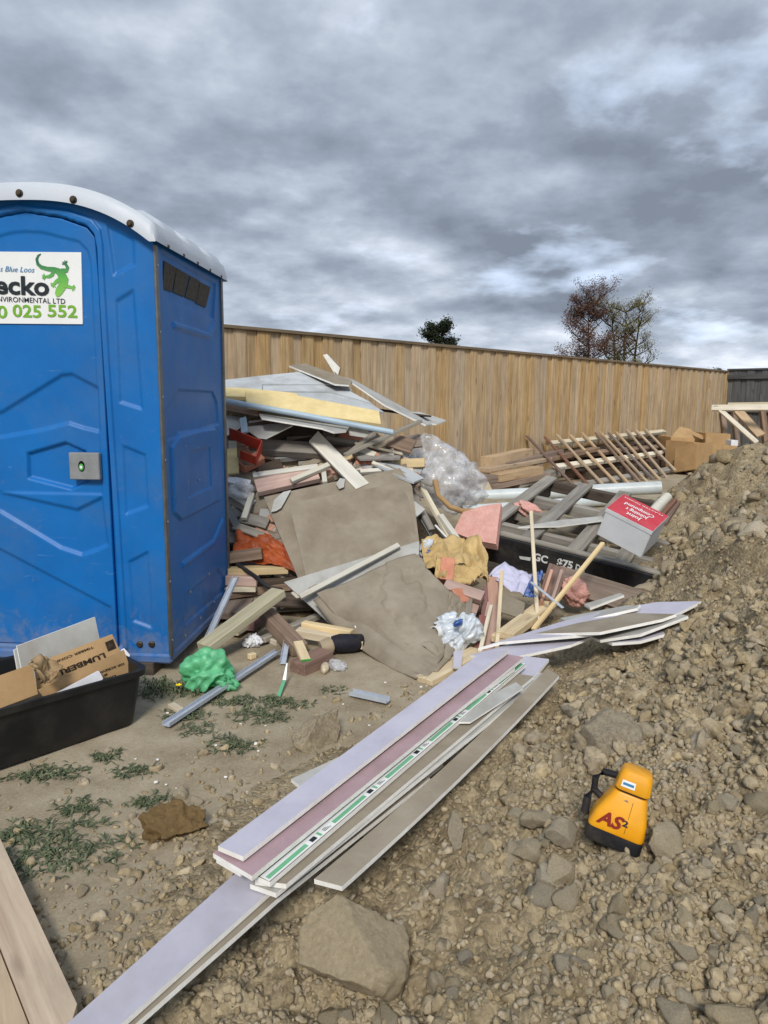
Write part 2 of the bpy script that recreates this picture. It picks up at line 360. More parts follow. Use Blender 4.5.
def board(name, label, cat, pts, thick, mats, group=None, bend=0.0, parent=None, flip=False):
    """flat panel from planar 3-D outline; mats = (front, edge[, back])"""
    pts = [Vector(p) for p in pts]; n = Vector()
    for i in range(len(pts)):
        a,b = pts[i],pts[(i+1)%len(pts)]; n += a.cross(b)
    n.normalize(); c = sum(pts,Vector())/len(pts)
    if n.dot(CP-c) < 0: n = -n; pts = pts[::-1]
    le = max(range(len(pts)), key=lambda i:(pts[(i+1)%len(pts)]-pts[i]).length)
    ex = pts[(le+1)%len(pts)]-pts[le]
    mw = frame(c, ex, n); inv = mw.inverted(); L = [inv@p for p in pts]
    bm = bmesh.new(); vs = [bm.verts.new((p.x,p.y,0)) for p in L]; f = bm.faces.new(vs)
    if bend:
        xs = [p.x for p in L]; x0,x1 = min(xs),max(xs)
        for k in range(1,10):
            x = x0+(x1-x0)*k/10
            bmesh.ops.bisect_plane(bm, geom=bm.verts[:]+bm.edges[:]+bm.faces[:], plane_co=(x,0,0), plane_no=(1,0,0))
    top = bm.faces[:]
    r = bmesh.ops.extrude_face_region(bm, geom=top)
    ev = [g for g in r['geom'] if isinstance(g,bmesh.types.BMVert)]
    for v in ev: v.co.z -= thick
    bmesh.ops.recalc_face_normals(bm, faces=bm.faces[:])
    nm = len(mats)
    for f in bm.faces:
        f.normal_update()
        f.material_index = 0 if f.normal.z > .7 else (min(2,nm-1) if f.normal.z < -.7 and nm>2 else min(1,nm-1))
    if bend:
        xs = [v.co.x for v in bm.verts]; x0,x1 = min(xs),max(xs)
        for v in bm.verts:
            s = (v.co.x-x0)/(x1-x0)*2-1; v.co.z += bend*(1-s*s)
    me = bpy.data.meshes.new(name); bm.to_mesh(me); bm.free()
    if parent is not None: mw = pmat(parent,mw)
    o = link(name, me, list(mats), parent, mw)
    if parent is None: tag(o,label,cat,group)
    return o
def pboard(name,label,cat,pix,anchors,thick,mats,**kw):
    a,b,c = [Vector(x) for x in anchors]; n = (b-a).cross(c-a).normalized()
    return board(name,label,cat,[onplane(x,y,a,n) for x,y in pix],thick,mats,**kw)
def strip(name,label,cat,pix,P,Q,thick,mats,roll=0.0,**kw):
    """board whose length runs P->Q and whose width lies level (plus roll)"""
    P,Q = Vector(P),Vector(Q); d = (Q-P).normalized(); w = d.cross(Vector((0,0,1))).normalized()+Vector((0,0,roll))
    n = d.cross(w).normalized()
    return board(name,label,cat,[onplane(x,y,P,n) for x,y in pix],thick,mats,**kw)
def tube(name, pts, r, mat, label=None, cat=None, group=None, parent=None, n=14, hollow=False, radii=None):
    pts = [Vector(p) for p in pts]; V=[]; Fc=[]
    for i,p in enumerate(pts):
        d = (pts[min(i+1,len(pts)-1)]-pts[max(i-1,0)]).normalized(); a = d.orthogonal().normalized() if abs(d.z)>.9 else d.cross(Vector((0,0,1))).normalized(); b = d.cross(a)
        rr = radii[i] if radii else r
        for k in range(n): V.append(p+(a*math.cos(2*math.pi*k/n)+b*math.sin(2*math.pi*k/n))*rr)
    for i in range(len(pts)-1):
        for k in range(n): Fc.append((i*n+k,i*n+(k+1)%n,(i+1)*n+(k+1)%n,(i+1)*n+k))
    if hollow:
        for e,i in ((0,0),(1,len(pts)-1)):
            base = len(V); d = (pts[1]-pts[0]).normalized() if e==0 else (pts[-1]-pts[-2]).normalized()
            for dep,sc in ((0,.9),(.06,.88)):
                for k in range(n): V.append(pts[i]+(V[i*n+k]-pts[i])*sc + d*(dep if e==0 else -dep))
            for k in range(n):
                Fc.append((i*n+k,i*n+(k+1)%n,base+(k+1)%n,base+k)); Fc.append((base+k,base+(k+1)%n,base+n+(k+1)%n,base+n+k))
            Fc.append(tuple(base+n+k for k in range(n)))
    else:
        Fc.append(tuple(range(n))[::-1]); Fc.append(tuple((len(pts)-1)*n+k for k in range(n)))
    o = meshobj(name,V,Fc,mat,parent,smooth=True); fixnormals(o); autosm(o)
    if parent is None: tag(o,label,cat,group)
    return o
def autosm(o, ang=40):
    bm = bmesh.new(); bm.from_mesh(o.data)
    for e in bm.edges: e.smooth = not (len(e.link_faces)==2 and e.calc_face_angle(0) > R(ang))
    bm.to_mesh(o.data); bm.free()
def box3(name, label, cat, O, ex, ey, ez, mats, fmat=None, parent=None, group=None, bev=.003):
    """box from corner O and three edge vectors; face material by index order -ex +ex -ey +ey -ez +ez"""
    O,ex,ey,ez = map(Vector,(O,ex,ey,ez)); V=[O+ex*i+ey*j+ez*k for i in (0,1) for j in (0,1) for k in (0,1)]
    Fc = [(0,1,3,2),(4,6,7,5),(0,4,5,1),(2,3,7,6),(0,2,6,4),(1,5,7,3)]
    o = meshobj(name,V,Fc,mats,parent,fmat)
    fixnormals(o)
    if bev:
        bm = bmesh.new(); bm.from_mesh(o.data); bmesh.ops.bevel(bm, geom=bm.edges[:], offset=bev, segments=2, affect='EDGES'); bm.to_mesh(o.data); bm.free()
    if parent is None: tag(o,label,cat,group)
    return o
def text(name, body, size, O, ex, ey, mat, parent, bold=0.0, shear=0.0, align='LEFT', space=1.0, width=None):
    cu = bpy.data.curves.new(name,'FONT'); cu.body = body; cu.size = size; cu.offset = bold; cu.shear = shear; cu.align_x = align; cu.space_character = space
    cu.resolution_u = 3
    ob = bpy.data.objects.new(name,cu); COL.objects.link(ob)
    dg = bpy.context.evaluated_depsgraph_get(); me = bpy.data.meshes.new_from_object(ob.evaluated_get(dg))
    bpy.data.objects.remove(ob); me.materials.clear()
    if width:
        xs = [v.co.x for v in me.vertices]; k = width/(max(xs)-min(xs))
        for v in me.vertices: v.co.x *= k
    ex = Vector(ex).normalized(); n = ex.cross(Vector(ey)).normalized(); mw = frame(Vector(O), ex, n)
    return link(name, me, mat, parent, pmat(parent,mw))
def coons(name,label,cat,top,bot,mat,thick=.006,nu=24,nv=16,disp=0.0,fs=6.0,seed=0,group=None,parent=None,lift=0.0,curl=0.0):
    """wrinkled sheet between two 3-D rails"""
    def rs(p,n):
        p=[Vector(x) for x in p]; out=[]
        for i in range(n):
            s=i/(n-1)*(len(p)-1); k=min(int(s),len(p)-2); f=s-k; f2=f*f*(3-2*f)*.4+f*.6; out.append(p[k].lerp(p[k+1],f2))
        return out
    A,B = rs(top,nu),rs(bot,nu); V=[]; 
    nrm = (A[-1]-A[0]).cross(B[nu//2]-A[nu//2]).normalized()
    if nrm.dot(CP-A[0])<0: nrm=-nrm
    for j in range(nv):
        for i in range(nu):
            t=j/(nv-1); p=A[i].lerp(B[i],t); u=i/(nu-1)
            h=lift*math.sin(math.pi*t)*math.sin(math.pi*u)+curl*(abs(2*u-1)**3+abs(2*t-1)**3)*.5
            if disp:
                a=float(fbm(np.array([u*fs]),np.array([t*fs]),4,seed)[0]); b=float(fbm(np.array([u*fs*.7+9]),np.array([t*fs*.7]),3,seed+5)[0])
                h+=disp*(abs(a)*2.2+b)
            V.append(p+nrm*h)
    Fc=[(j*nu+i,j*nu+i+1,(j+1)*nu+i+1,(j+1)*nu+i) for j in range(nv-1) for i in range(nu-1)]
    o=meshobj(name,V,Fc,mat,parent,smooth=True)
    if thick:
        md=o.modifiers.new('solid','SOLIDIFY'); md.thickness=thick; md.offset=-1
    if parent is None: tag(o,label,cat,group)
    return o
def blob(name,label,cat,C,ax,mat,disp=.25,fs=2.2,seed=0,sub=4,group=None,parent=None,crease=.5,flat=None,oct_=4):
    """crumpled lump: displaced icosphere with axis vectors ax (three vectors)"""
    bm=bmesh.new(); bmesh.ops.create_icosphere(bm,subdivisions=sub,radius=1)
    co=np.array([v.co[:] for v in bm.verts]); x,y,z=co.T
    n=fbm(x*fs+z*1.7*fs*.5,y*fs-z*fs*.8,oct_,seed); r=1+disp*(n*1.2-crease*np.abs(fbm(x*fs*1.6-z*fs,y*fs*1.6+z*fs*.9,oct_,seed+9))*2+.15)
    ax=[Vector(a) for a in ax]; C=Vector(C); V=[]
    for c,k in zip(co,r):
        p=C+(ax[0]*c[0]+ax[1]*c[1]+ax[2]*c[2])*float(k)
        if flat is not None and p.z<flat: p.z=flat+(p.z-flat)*.08
        V.append(p)
    Fc=[tuple(v.index for v in f.verts) for f in bm.faces]; bm.free()
    o=meshobj(name,V,Fc,mat,parent,smooth=True)
    if parent is None: tag(o,label,cat,group)
    return o
# ================================================================== ground
def gz(x,y):
    x=np.asarray(x,float); y=np.asarray(y,float)
    return .22*sst(5.0,8.6,y) + fbm(x*1.3,y*1.3,3,3)*.022 + fbm(x*9,y*9,2,4)*.005 - .004
def axis(lo,hi,fine,far):
    a=[0.0]
    while a[-1]<far: a.append(a[-1]+max(fine,.02*max(0,a[-1]-hi)**1.15+fine))
    b=[0.0]
    while b[-1]>-far: b.append(b[-1]-max(fine,.02*max(0,-b[-1]+lo)**1.15+fine))
    return np.array(b[::-1][:-1]+a)
gx=axis(-2.5,2.5,.05,900); gy=axis(-.5,6,.05,900)
XX,YY=np.meshgrid(gx,gy); ZZ=gz(XX,YY)
def gridmesh(name,X,Y,Z,mat,keep=None,smooth=True):
    ny,nx=X.shape; V=np.stack([X,Y,Z],-1).reshape(-1,3)
    idx=np.arange(nx*ny).reshape(ny,nx); q=np.stack([idx[:-1,:-1],idx[:-1,1:],idx[1:,1:],idx[1:,:-1]],-1).reshape(-1,4)
    if keep is not None:
        k=keep.reshape(-1)[q].any(1); q=q[k]
        u,inv=np.unique(q,return_inverse=True); V=V[u]; q=inv.reshape(-1,4)
    me=bpy.data.meshes.new(name); me.vertices.add(len(V)); me.vertices.foreach_set('co',V.ravel())
    me.loops.add(q.size); me.loops.foreach_set('vertex_index',q.ravel().astype(np.int32)); me.polygons.add(len(q))
    me.polygons.foreach_set('loop_start',np.arange(0,q.size,4,dtype=np.int32)); me.polygons.foreach_set('loop_total',np.full(len(q),4,np.int32))
    me.update(calc_edges=True); return link(name,me,mat,smooth=smooth)
o=gridmesh('ground',XX,YY,ZZ,'ground_soil'); tag(o,kind='structure',label='dry trampled clay ground of the building plot')
# ================================================================== soil heap
CTRL=[]
for px,py,z in [(60,1012,-.01),(95,935,-.01),(140,855,-.01),(215,795,-.01),(300,748,-.01),(375,718,-.01),(430,700,0.),(462,676,.02),
    (150,965,.06),(250,1000,.11),(384,1012,.15),(240,885,.10),(330,815,.12),(420,765,.16),(350,925,.15),(500,980,.22),(650,1000,.28),(768,1010,.34),
    (480,850,.22),(560,800,.28),(612,850,.32),(700,850,.36),(768,850,.42),(500,725,.2),(560,705,.26),(650,700,.36),(768,700,.52),
    (530,665,.16),(600,648,.25),(680,640,.42),(740,625,.55),(768,610,.62),(655,590,.2),(685,560,.42),(720,530,.6),(768,520,.76),(672,492,.40),(700,471,.66),(730,456,.86),(768,444,1.0)]:
    p=G(px,py,z); CTRL.append((p.x,p.y,z))
CTRL+=[(4.6,8.2,.7),(3.6,8.9,.25),(5.2,9.6,.25),(6.5,8.5,.3),(6.6,6,.7),(6.2,4,.8),(4.6,5.4,1.05),(3.2,3.2,.86),(2.2,1.8,.62),(1.4,.9,.42),(5.0,2.5,.7),(4,1,.5),(2.5,.2,.35),(.9,.4,.24),(.2,.6,.1),(-.3,.85,.03),(-.7,.9,-.03),
    (-1.6,1.6,-.06),(-1.6,2.6,-.06),(-.9,2.5,-.05),(-.5,3.2,-.05),(.2,3.9,-.02),(0,0,.0),(1,-.4,.1),(2.6,7.6,.12),(1.0,4.7,-.02),(1.9,5.6,.12),(2.3,7.0,.15),(3.0,9.8,.1),(4.5,11,.1),(6.5,10.5,.1),(8,7,.1),(8,4,.2),(7.5,1.5,.2)]
CT=np.array(CTRL)
def tps(r2): return np.where(r2>1e-12, r2*np.log(np.maximum(r2,1e-12)),0)
_n=len(CT); _K=tps(((CT[:,None,:2]-CT[None,:,:2])**2).sum(-1))+np.eye(_n)*.02; _P=np.c_[np.ones(_n),CT[:,:2]]
_A=np.block([[_K,_P],[_P.T,np.zeros((3,3))]]); _w=np.linalg.solve(_A,np.r_[CT[:,2],0,0,0])
def hbase(x,y):
    x=np.asarray(x,float); y=np.asarray(y,float); out=np.zeros(x.size); xf,yf=x.ravel(),y.ravel()
    for s in range(0,x.size,40000):
        e=slice(s,s+40000); r2=(xf[e,None]-CT[None,:,0])**2+(yf[e,None]-CT[None,:,1])**2
        out[e]=tps(r2)@_w[:_n]+_w[_n]+_w[_n+1]*xf[e]+_w[_n+2]*yf[e]
    return out.reshape(x.shape)
def hz_(x,y):
    x=np.asarray(x,float); y=np.asarray(y,float); b=hbase(x,y); k=sst(-.02,.12,b); up=sst(.3,.75,b)
    wx=fbm(x*7,y*7,2,8)*.12; wy=fbm(x*7+40,y*7,2,18)*.12
    n=fbm(x*2.2,y*2.2,3,20)*.06*k*(1+.8*up)
    n=n+(np.minimum(clods((x+wx)*3.1,(y+wy)*3.1,31),.5)-.25)*.17*k*(.35+.75*up)
    n=n+(np.minimum(clods((x+wx*.6)*7.7,(y+wy*.6)*7.7+.3,41),.52)-.25)*.085*k*(.55+.45*up)
    n=n+(clods((x+wx*.3)*19,(y+wy*.3)*19,51)-.25)*.034*k
    n=n-np.abs(fbm(x*11,y*11,3,61))*.05*k+fbm(x*60,y*60,2,60)*.008
    return b+n-.02
hx=[-1.7]
while hx[-1]<7.5: hx.append(hx[-1]+.0105+.0115*max(0,hx[-1]-1.3))
hy=[.35]
while hy[-1]<10.8: hy.append(hy[-1]+.0085*max(.9,hy[-1]))
XX,YY=np.meshgrid(np.array(hx),np.array(hy)); ZZ=hz_(XX,YY); keep=ZZ>gz(XX,YY)-.02
o=gridmesh('soil_heap',XX,YY,ZZ,'heap_soil',keep); tag(o,kind='structure',label='long heap of dug brown clay soil along the right')
def top(x,y):
    return float(max(hz_(np.array([x]),np.array([y]))[0], gz(np.array([x]),np.array([y]))[0]))
def H(px,py,up=0.0):
    """point seen at a pixel lying on the ground or the soil heap"""
    z=.1
    for k in range(24):
        p=G(px,py,z); b=max(float(hbase(np.array([p.x]),np.array([p.y]))[0])-.01, float(gz(np.array([p.x]),np.array([p.y]))[0])); z=z*.55+(b+up)*.45
    return G(px,py,z)
def psdf(P,poly):
    P=np.asarray(P,float); poly=np.asarray(poly,float); d=np.full(len(P),1e9); ins=np.zeros(len(P),bool)
    for i in range(len(poly)):
        a,b=poly[i],poly[(i+1)%len(poly)]; e=b-a; w=P-a; t=np.clip((w@e)/(e@e+1e-12),0,1); d=np.minimum(d,np.linalg.norm(w-t[:,None]*e,axis=1))
        c=((a[1]>P[:,1])!=(b[1]>P[:,1]))&(P[:,0]<(b[0]-a[0])*(P[:,1]-a[1])/((b[1]-a[1]) if abs(b[1]-a[1])>1e-9 else 1e-9)+a[0]); ins^=c
    return np.where(ins,-d,d)
KEEPOFF=[[(p.x,p.y) for p in [G(x,y,.3) for x,y in q]] for q in ([(465,660),(555,608),(702,594),(732,616),(645,652),(500,668)],[(210,846),(482,645),(566,664),(350,895),(125,1040),(55,1035),(225,868)],[(575,770),(650,770),(660,858),(570,840)])]
# ================================================================== stones and clods
def rockmesh(sub,seed,cuts=9,sq=(1,1,1),rough=.14):
    r=np.random.default_rng(seed); bm=bmesh.new(); bmesh.ops.create_icosphere(bm,subdivisions=sub,radius=1)
    co=np.array([v.co[:] for v in bm.verts])
    for k in range(cuts):
        n=r.normal(size=3); n/=np.linalg.norm(n); d=.36+.36*r.random(); e=co@n-d; co=np.where((e>0)[:,None],co-n*e[:,None],co)
    co*=1+rough*(fbm(co[:,0]*2.5+seed,co[:,1]*2.5+co[:,2]*1.9,3,seed))[:,None]
    if sub>2: co*=1+.10*(np.abs(fbm(co[:,0]*5+seed,co[:,1]*5+co[:,2]*4,3,seed+1)))[:,None]
    co/=np.abs(co).max(); co*=np.array(sq); F_=np.array([[v.index for v in f.verts] for f in bm.faces]); bm.free(); return co,F_
def npmesh(name,V,T):
    me=bpy.data.meshes.new(name); me.vertices.add(len(V)); me.vertices.foreach_set('co',np.ascontiguousarray(V,dtype=np.float32).ravel())
    me.loops.add(T.size); me.loops.foreach_set('vertex_index',T.ravel().astype(np.int32)); me.polygons.add(len(T))
    me.polygons.foreach_set('loop_start',np.arange(0,T.size,3,dtype=np.int32)); me.polygons.foreach_set('loop_total',np.full(len(T),3,np.int32))
    me.update(calc_edges=True); return me
def rots(n,r):
    q=r.normal(size=(n,4)); q/=np.linalg.norm(q,axis=1)[:,None]; w,x,y,z=q.T
    return np.stack([1-2*(y*y+z*z),2*(x*y-z*w),2*(x*z+y*w),2*(x*y+z*w),1-2*(x*x+z*z),2*(y*z-x*w),2*(x*z-y*w),2*(y*z+x*w),1-2*(x*x+y*y)],-1).reshape(n,3,3)
def scatter(n,r,rmin,rmax,pw,ymin=.75,ymax=7.5,coarse=True,high=False):
    out=[]
    while sum(len(a) for a in out)<n:
        u=r.random(n); k=1.4; y=(ymin**-k+(ymax**-k-ymin**-k)*u)**(-1/k); x=(r.random(n)*1.75-.72)*(y*.95+.25)
        b=hbase(x,y); g=gz(x,y)
        dens=sst(.15,.4,b-g) if high else sst(-.06,.015,b-g)*(1-.5*sst(.35,.7,b))
        if coarse: dens=dens*(.25+.9*sst(-.15,.3,fbm(x*1.6,y*1.6,2,77)))
        s=rmin*(rmax/rmin)**(r.random(n)**pw)
        if high=='foot': dens=.008*sst(1.2,1.6,y)+sst(-.07,-.02,b)*(1-sst(.12,.22,b))*sst(4.2,3.4,y)
        ok=r.random(n)<dens
        for kp in KEEPOFF: ok&=~((psdf(np.stack([x,y],-1),kp)<s*.8)&(s>.017))
        out.append(np.stack([x,y,s],-1)[ok])
    a=np.concatenate(out)[:n]; z=np.maximum(hz_(a[:,0],a[:,1]),gz(a[:,0],a[:,1])); return np.c_[a[:,:2],z,a[:,2]]
def pebbles(name,n,sub,rmin,rmax,pw,mat,label,seed,variants=11,sink=.46,ymax=7.5,ymin=.75,high=False):
    r=np.random.default_rng(seed); P=scatter(n,r,rmin,rmax,pw,ymin=ymin,ymax=ymax,coarse=not high,high=high); Vs=[];Ts=[];off=0
    for k in range(variants):
        v,t=rockmesh(sub,seed+k,6 if sub<3 else 8,(1,.8+.05*(k%3),.62+.07*(k%4)),(.2,.2,.7,.85)[sub]); m=P[k::variants]; Rm=rots(len(m),r)
        pv=np.einsum('nij,vj->nvi',Rm,v)*m[:,3][:,None,None]+m[:,None,:3]+np.array([0,0,1])*(m[:,3]*(1-2*sink)*.7)[:,None,None]
        Vs.append(pv.reshape(-1,3)); Ts.append((t[None]+(np.arange(len(m))*len(v))[:,None,None]+off).reshape(-1,3)); off+=len(m)*len(v)
    o=link(name,npmesh(name,np.concatenate(Vs),np.concatenate(Ts)),mat,smooth=False); return tag(o,label,'gravel',kind='stuff')
pebbles('soil_crumbs',32000,1,.005,.016,1.3,'clod','crumbs of dry soil strewn over the heap',100)
pebbles('gravel',4200,2,.013,.028,1.6,'clod','small stones strewn over the soil heap',200,ymax=6)
pebbles('soil_clods',2300,3,.018,.07,1.9,'clod','lumps of clay soil covering the upper heap',260,sink=.55,ymin=1.9,ymax=7.8,high=True)
pebbles('fine_crumbs',9000,1,.008,.022,1.2,'clod','loose crumbs on the upper soil heap',280,sink=.4,ymin=1.7,ymax=7.5,high=True)
pebbles('foot_gravel',1500,2,.008,.034,1.5,'clod','clods and stones along the left foot of the heap',290,sink=.5,ymin=1.0,ymax=4.0,high='foot')
pebbles('far_clods',1500,2,.035,.12,1.7,'clod','chunky clods on the far part of the soil heap',310,sink=.6,ymin=3.4,ymax=8.2,high=True)
STONES=[]
for k in range(8):
    v,t=rockmesh(3,300+k,8,(1,.8+.15*(k%2),.72),.35); me=npmesh('stone_mesh',v,t); me.materials.append(M['stone']); STONES.append(me)
_r=np.random.default_rng(5); _P=scatter(290,_r,.022,.052,1.5,ymin=.95,ymax=4.5)
for i,(x,y,z,s) in enumerate(_P):
    ob=bpy.data.objects.new('stone',STONES[i%8]); COL.objects.link(ob); ob.location=(x,y,z+s*.2); ob.rotation_euler=tuple(_r.random(3)*6.28*np.array([.12,.12,1])); ob.scale=(s,)*3
    tag(ob,'loose clay-coated stone among many on the soil heap','stone','loose stones on the soil heap')
def rock(name,label,pxpts,up,hgt,mat,seed,cat='stone',squash=1.0,sub=4,cuts=11,rough=.22):
    """boulder spanning pixel box (x0,y0,x1,y1) on the heap"""
    x0,y0,x1,y1=pxpts; b=H((x0+x1)/2,(y0+y1)/2+ (y1-y0)*.1,up); dist=(b-CP).length; w=(x1-x0)/FPX*dist*.5; d=(y1-y0)/FPX*dist*.5*squash
    v,t=rockmesh(sub,seed,cuts,(1,1,1),rough)
    me=npmesh(name,v,t); me.materials.append(M[mat]); me.polygons.foreach_set('use_smooth',[True]*len(me.polygons))
    ob=bpy.data.objects.new(name,me); COL.objects.link(ob); ob.location=b; ob.scale=(w,d,hgt); return tag(ob,label,cat)
# ================================================================== fences
FZT,FZB=2.07,.10
FL=G(222,324,FZT); FR=G(727,370.5,FZT); fd=(FR-FL); fd.z=0; FLEN=fd.length; fd.normalize(); fn=Vector((fd.y,-fd.x,0))   # fn faces the camera
PAL=[boxmesh(1,.146,.019,0) for k in range(1)]
def paling_mesh(k,h,w):
    me=boxmesh(h,w,.019,.002); return me
def fence(name,label,P0,d,n,s0,s1,w,mat,top,group=None):
    e=empty(name,P0+d*s0); tag(e,label,'fence'); e.location.z=0
    ms=[]
    for k in range(3):
        me=paling_mesh(k,top-FZB,w+.006-.003*k); me.materials.append(M[mat]); ms.append(me)
    s=s0;i=0
    while s<s1:
        jit=random.uniform(-.004,.004); ln=random.uniform(-.006,.006)
        c=P0+d*(s+w/2)+n*(jit+(.0085 if i%2 else -.0085)); c.z=(top+FZB)/2+ln
        ex=Vector((0,0,1))+d*random.uniform(-.004,.004)
        o=bpy.data.objects.new('paling',ms[random.randrange(3)]); COL.objects.link(o); o.parent=e; o.matrix_basis=pmat(e,frame(c,ex,n))
        s+=w*random.uniform(.93,.975); i+=1
    return e
fe=fence('paling_fence','long new pine paling fence with brown capping behind the rubbish',FL,fd,fn,-2.6,FLEN+.02,.15,'fence_pine',FZT-.035)
beam('capping',FL+fd*-2.6+Vector((0,0,-.02)),FR+fd*.0+Vector((0,0,-.02)),.085,.034,'fence_cap',parent=fe)
for zz in (.45,1.15,1.8): beam('rail',FL+fd*-2.6-fn*.055+Vector((0,0,zz-FZT)),FR-fn*.055+Vector((0,0,zz-FZT)),.05,.09,'fence_pine',parent=fe)
for k in range(9):
    c=FL+fd*(-2.2+2.2*k)-fn*.13; beam('post',(c.x,c.y,-.2),(c.x,c.y,FZT-.05),.1,.1,'fence_pine',parent=fe,up=fn)
bd=fn.copy(); bn=-fd
f2=fence('weathered_fence','dark grey weathered paling fence at the far right corner',FR+fd*.05,bd,bn,0.0,5.0,.15,'fence_grey',FZT+.02)
for zz,hh in ((1.93,.10),(1.2,.09)): beam('rail',FR+fd*.05+bn*.045+Vector((0,0,zz-FZT)),FR+fd*.05+bd*5+bn*.045+Vector((0,0,zz-FZT)),.05,hh,'fence_grey',parent=f2)
beam('capping',FR+fd*.05+Vector((0,0,.02)),FR+fd*.05+bd*5+Vector((0,0,.02)),.09,.035,'fence_grey',parent=f2)
# ================================================================== portable toilet
TY=R(4.2); TA=Vector((-1.0664,3.4473,0)); TD=1.04; TB=.07; TE=2.06     # front right corner, depth, base and eave heights
tl=empty('portable_toilet',TA,-TY); tag(tl,'blue plastic portable toilet with white arched roof and company sticker on its door','toilet')
tinv=Matrix.LocRotScale(TA,tl.rotation_euler,None).inverted(); tfw=tinv.inverted()
def rl(px,py): return tinv@CP, (tinv.to_3x3()@ray(px,py))
def fuv(px,py,off=0.0): o,d=rl(px,py); t=(-off-o.y)/d.y; p=o+d*t; return (p.x,p.z)
def suv(px,py): o,d=rl(px,py); p=o+d*(-o.x/d.x); return (p.y,p.z)
XC=fuv(24,200)[0]; TW=-2*XC; HW=TW/2
RISE=.185
def arch(x): return TE+RISE*(1-np.abs((np.asarray(x,float)-XC)/HW)**2.6)
def relief(P,feats):
    h=np.zeros(len(P))
    for poly,amp,w in feats: h+=amp*sst(-w,w,-psdf(P,poly))
    return h
def panel(name,us,vfun,nv,feats,place,mat,parent,base=0.0,smooth=True):
    """moulded sheet: columns us, v range from vfun(u); place(u,v,h)->local xyz"""
    us=np.asarray(us); nu=len(us); v0,v1=vfun(us); t=np.linspace(0,1,nv)[:,None]; U=np.tile(us,(nv,1)); Vv=v0*(1-t)+v1*t
    P=np.stack([U.ravel(),Vv.ravel()],-1); h=relief(P,feats)+base; L=[place(u,v,hh) for (u,v),hh in zip(P,h)]
    Fc=[(j*nu+i,j*nu+i+1,(j+1)*nu+i+1,(j+1)*nu+i) for j in range(nv-1) for i in range(nu-1)]
    o=meshobj(name,L,Fc,mat,parent,smooth=smooth,local=True); return o
def fp(lst): return [fuv(x,y) for x,y in lst]
def sp(lst): return [suv(x,y) for x,y in lst]
# door outline: right half read from the picture, left half mirrored
dr=fp([(123,652),(114,512),(108.5,433),(104,365),(99.5,290),(97.5,250),(95,236),(87,226),(62,217),(24,211)])
door=dr+[(2*XC-x,z) for x,z in dr[:-1]][::-1]
door[0]=(door[0][0],TB+.05); door[-1]=(door[-1][0],TB+.05)
jamb=[fp([(107,225),(133,238),(134,264),(114,275)]),fp([(116,301),(133,290),(142,409),(120,402)]),fp([(123,446),(145,455),(148,506),(126,514)]),fp([(129,562),(148,552),(152,628),(133,621)])]
jm=jamb+[[(2*XC-x,z) for x,z in j] for j in jamb]
def grow(poly,k):
    c=np.mean(poly,0); return [tuple(c+(np.array(p)-c)*(1+k)) for p in poly]
def offs(poly,d):   # pull outline inwards toward its middle line
    return [(x+(d if x<XC else -d),z-d*(1 if z>1 else 0)) for x,z in poly]
ff=[(door,-.045,.004)]+[(j,-.010,.008) for j in jm]+[(offs(door,-.028),.010,.006)]
us=np.unique(np.r_[np.linspace(-TW,0,200),np.linspace(dr[0][0]-.03,dr[5][0]+.05,60)])
fr=panel('front_wall',us,lambda u:(np.full_like(u,TB),arch(u)+.05),330,ff,lambda u,v,h:(u,-h,v),'blue_plastic',tl)
inn=fp([(93,330),(90,262),(87,250),(78,241),(42,232),(24,231)]); inner=inn+[(2*XC-x,z) for x,z in inn[:-1]][::-1]; inner=[(x,z) for x,z in inner]
inner[0]=(inner[0][0],.9); inner[-1]=(inner[-1][0],.9)
def mir(p): return p+[(2*XC-x,z) for x,z in p][::-1]
up1=mir(fp([(99,430),(97,388),(70,374),(62,374.5),(24,397)])[::-1][1:][::-1])
b1=fp([(97,388),(99,432),(82,428),(67,423),(40,430),(0,437),(-70,440),(-70,443),(-70,430),(0,412),(60,375),(70,374)])
b2=fp([(101,498),(107,545),(97,550),(81,555),(60,548),(0,512),(-60,488),(-60,470),(0,493),(76,510)])
b3=fp([(0,550),(110,608),(113,648),(-60,648),(-60,522)])
sc=fp([(26,454),(64,443),(84,452),(88,480),(70,489),(27,478)])
df=[(b1,-.012,.010),(b2,-.013,.011),(b3,-.011,.010),(sc,-.020,.010)]
dins=offs(door,.006)
dxl,dxr=min(x for x,z in dins),max(x for x,z in dins)
def dtop(u):
    xs=[p[0] for p in dins if p[1]>1.2]; 
    pr=sorted([p for p in dins if p[1]>1.75 or False],key=lambda p:p[0]); px=[p[0] for p in pr]; pz=[p[1] for p in pr]
    return np.interp(u,px,pz)
du=dxl+(dxr-dxl)*(.5-.5*np.cos(np.linspace(0,np.pi,190)))*1.0
# the door edge leans slightly in the mould; use straight jambs between the widest points
edge_z=[p[1] for p in dins[:9]][::1]
def dplace(u,v,h):
    return (u,-h+.006,v)
top_pts=sorted([p for p in dins if p[1]>1.70],key=lambda p:p[0])
tx=[p[0] for p in top_pts]; tz=[p[1] for p in top_pts]
du=np.linspace(min(tx)+.001,max(tx)-.001,190)
dr_=panel('door',du,lambda u:(np.full_like(u,TB+.055),np.interp(u,tx,tz)),330,df+[(inner,-.007,.006)],dplace,'blue_plastic',tl)
md=dr_.modifiers.new('solid','SOLIDIFY'); md.thickness=.03; md.offset=-1
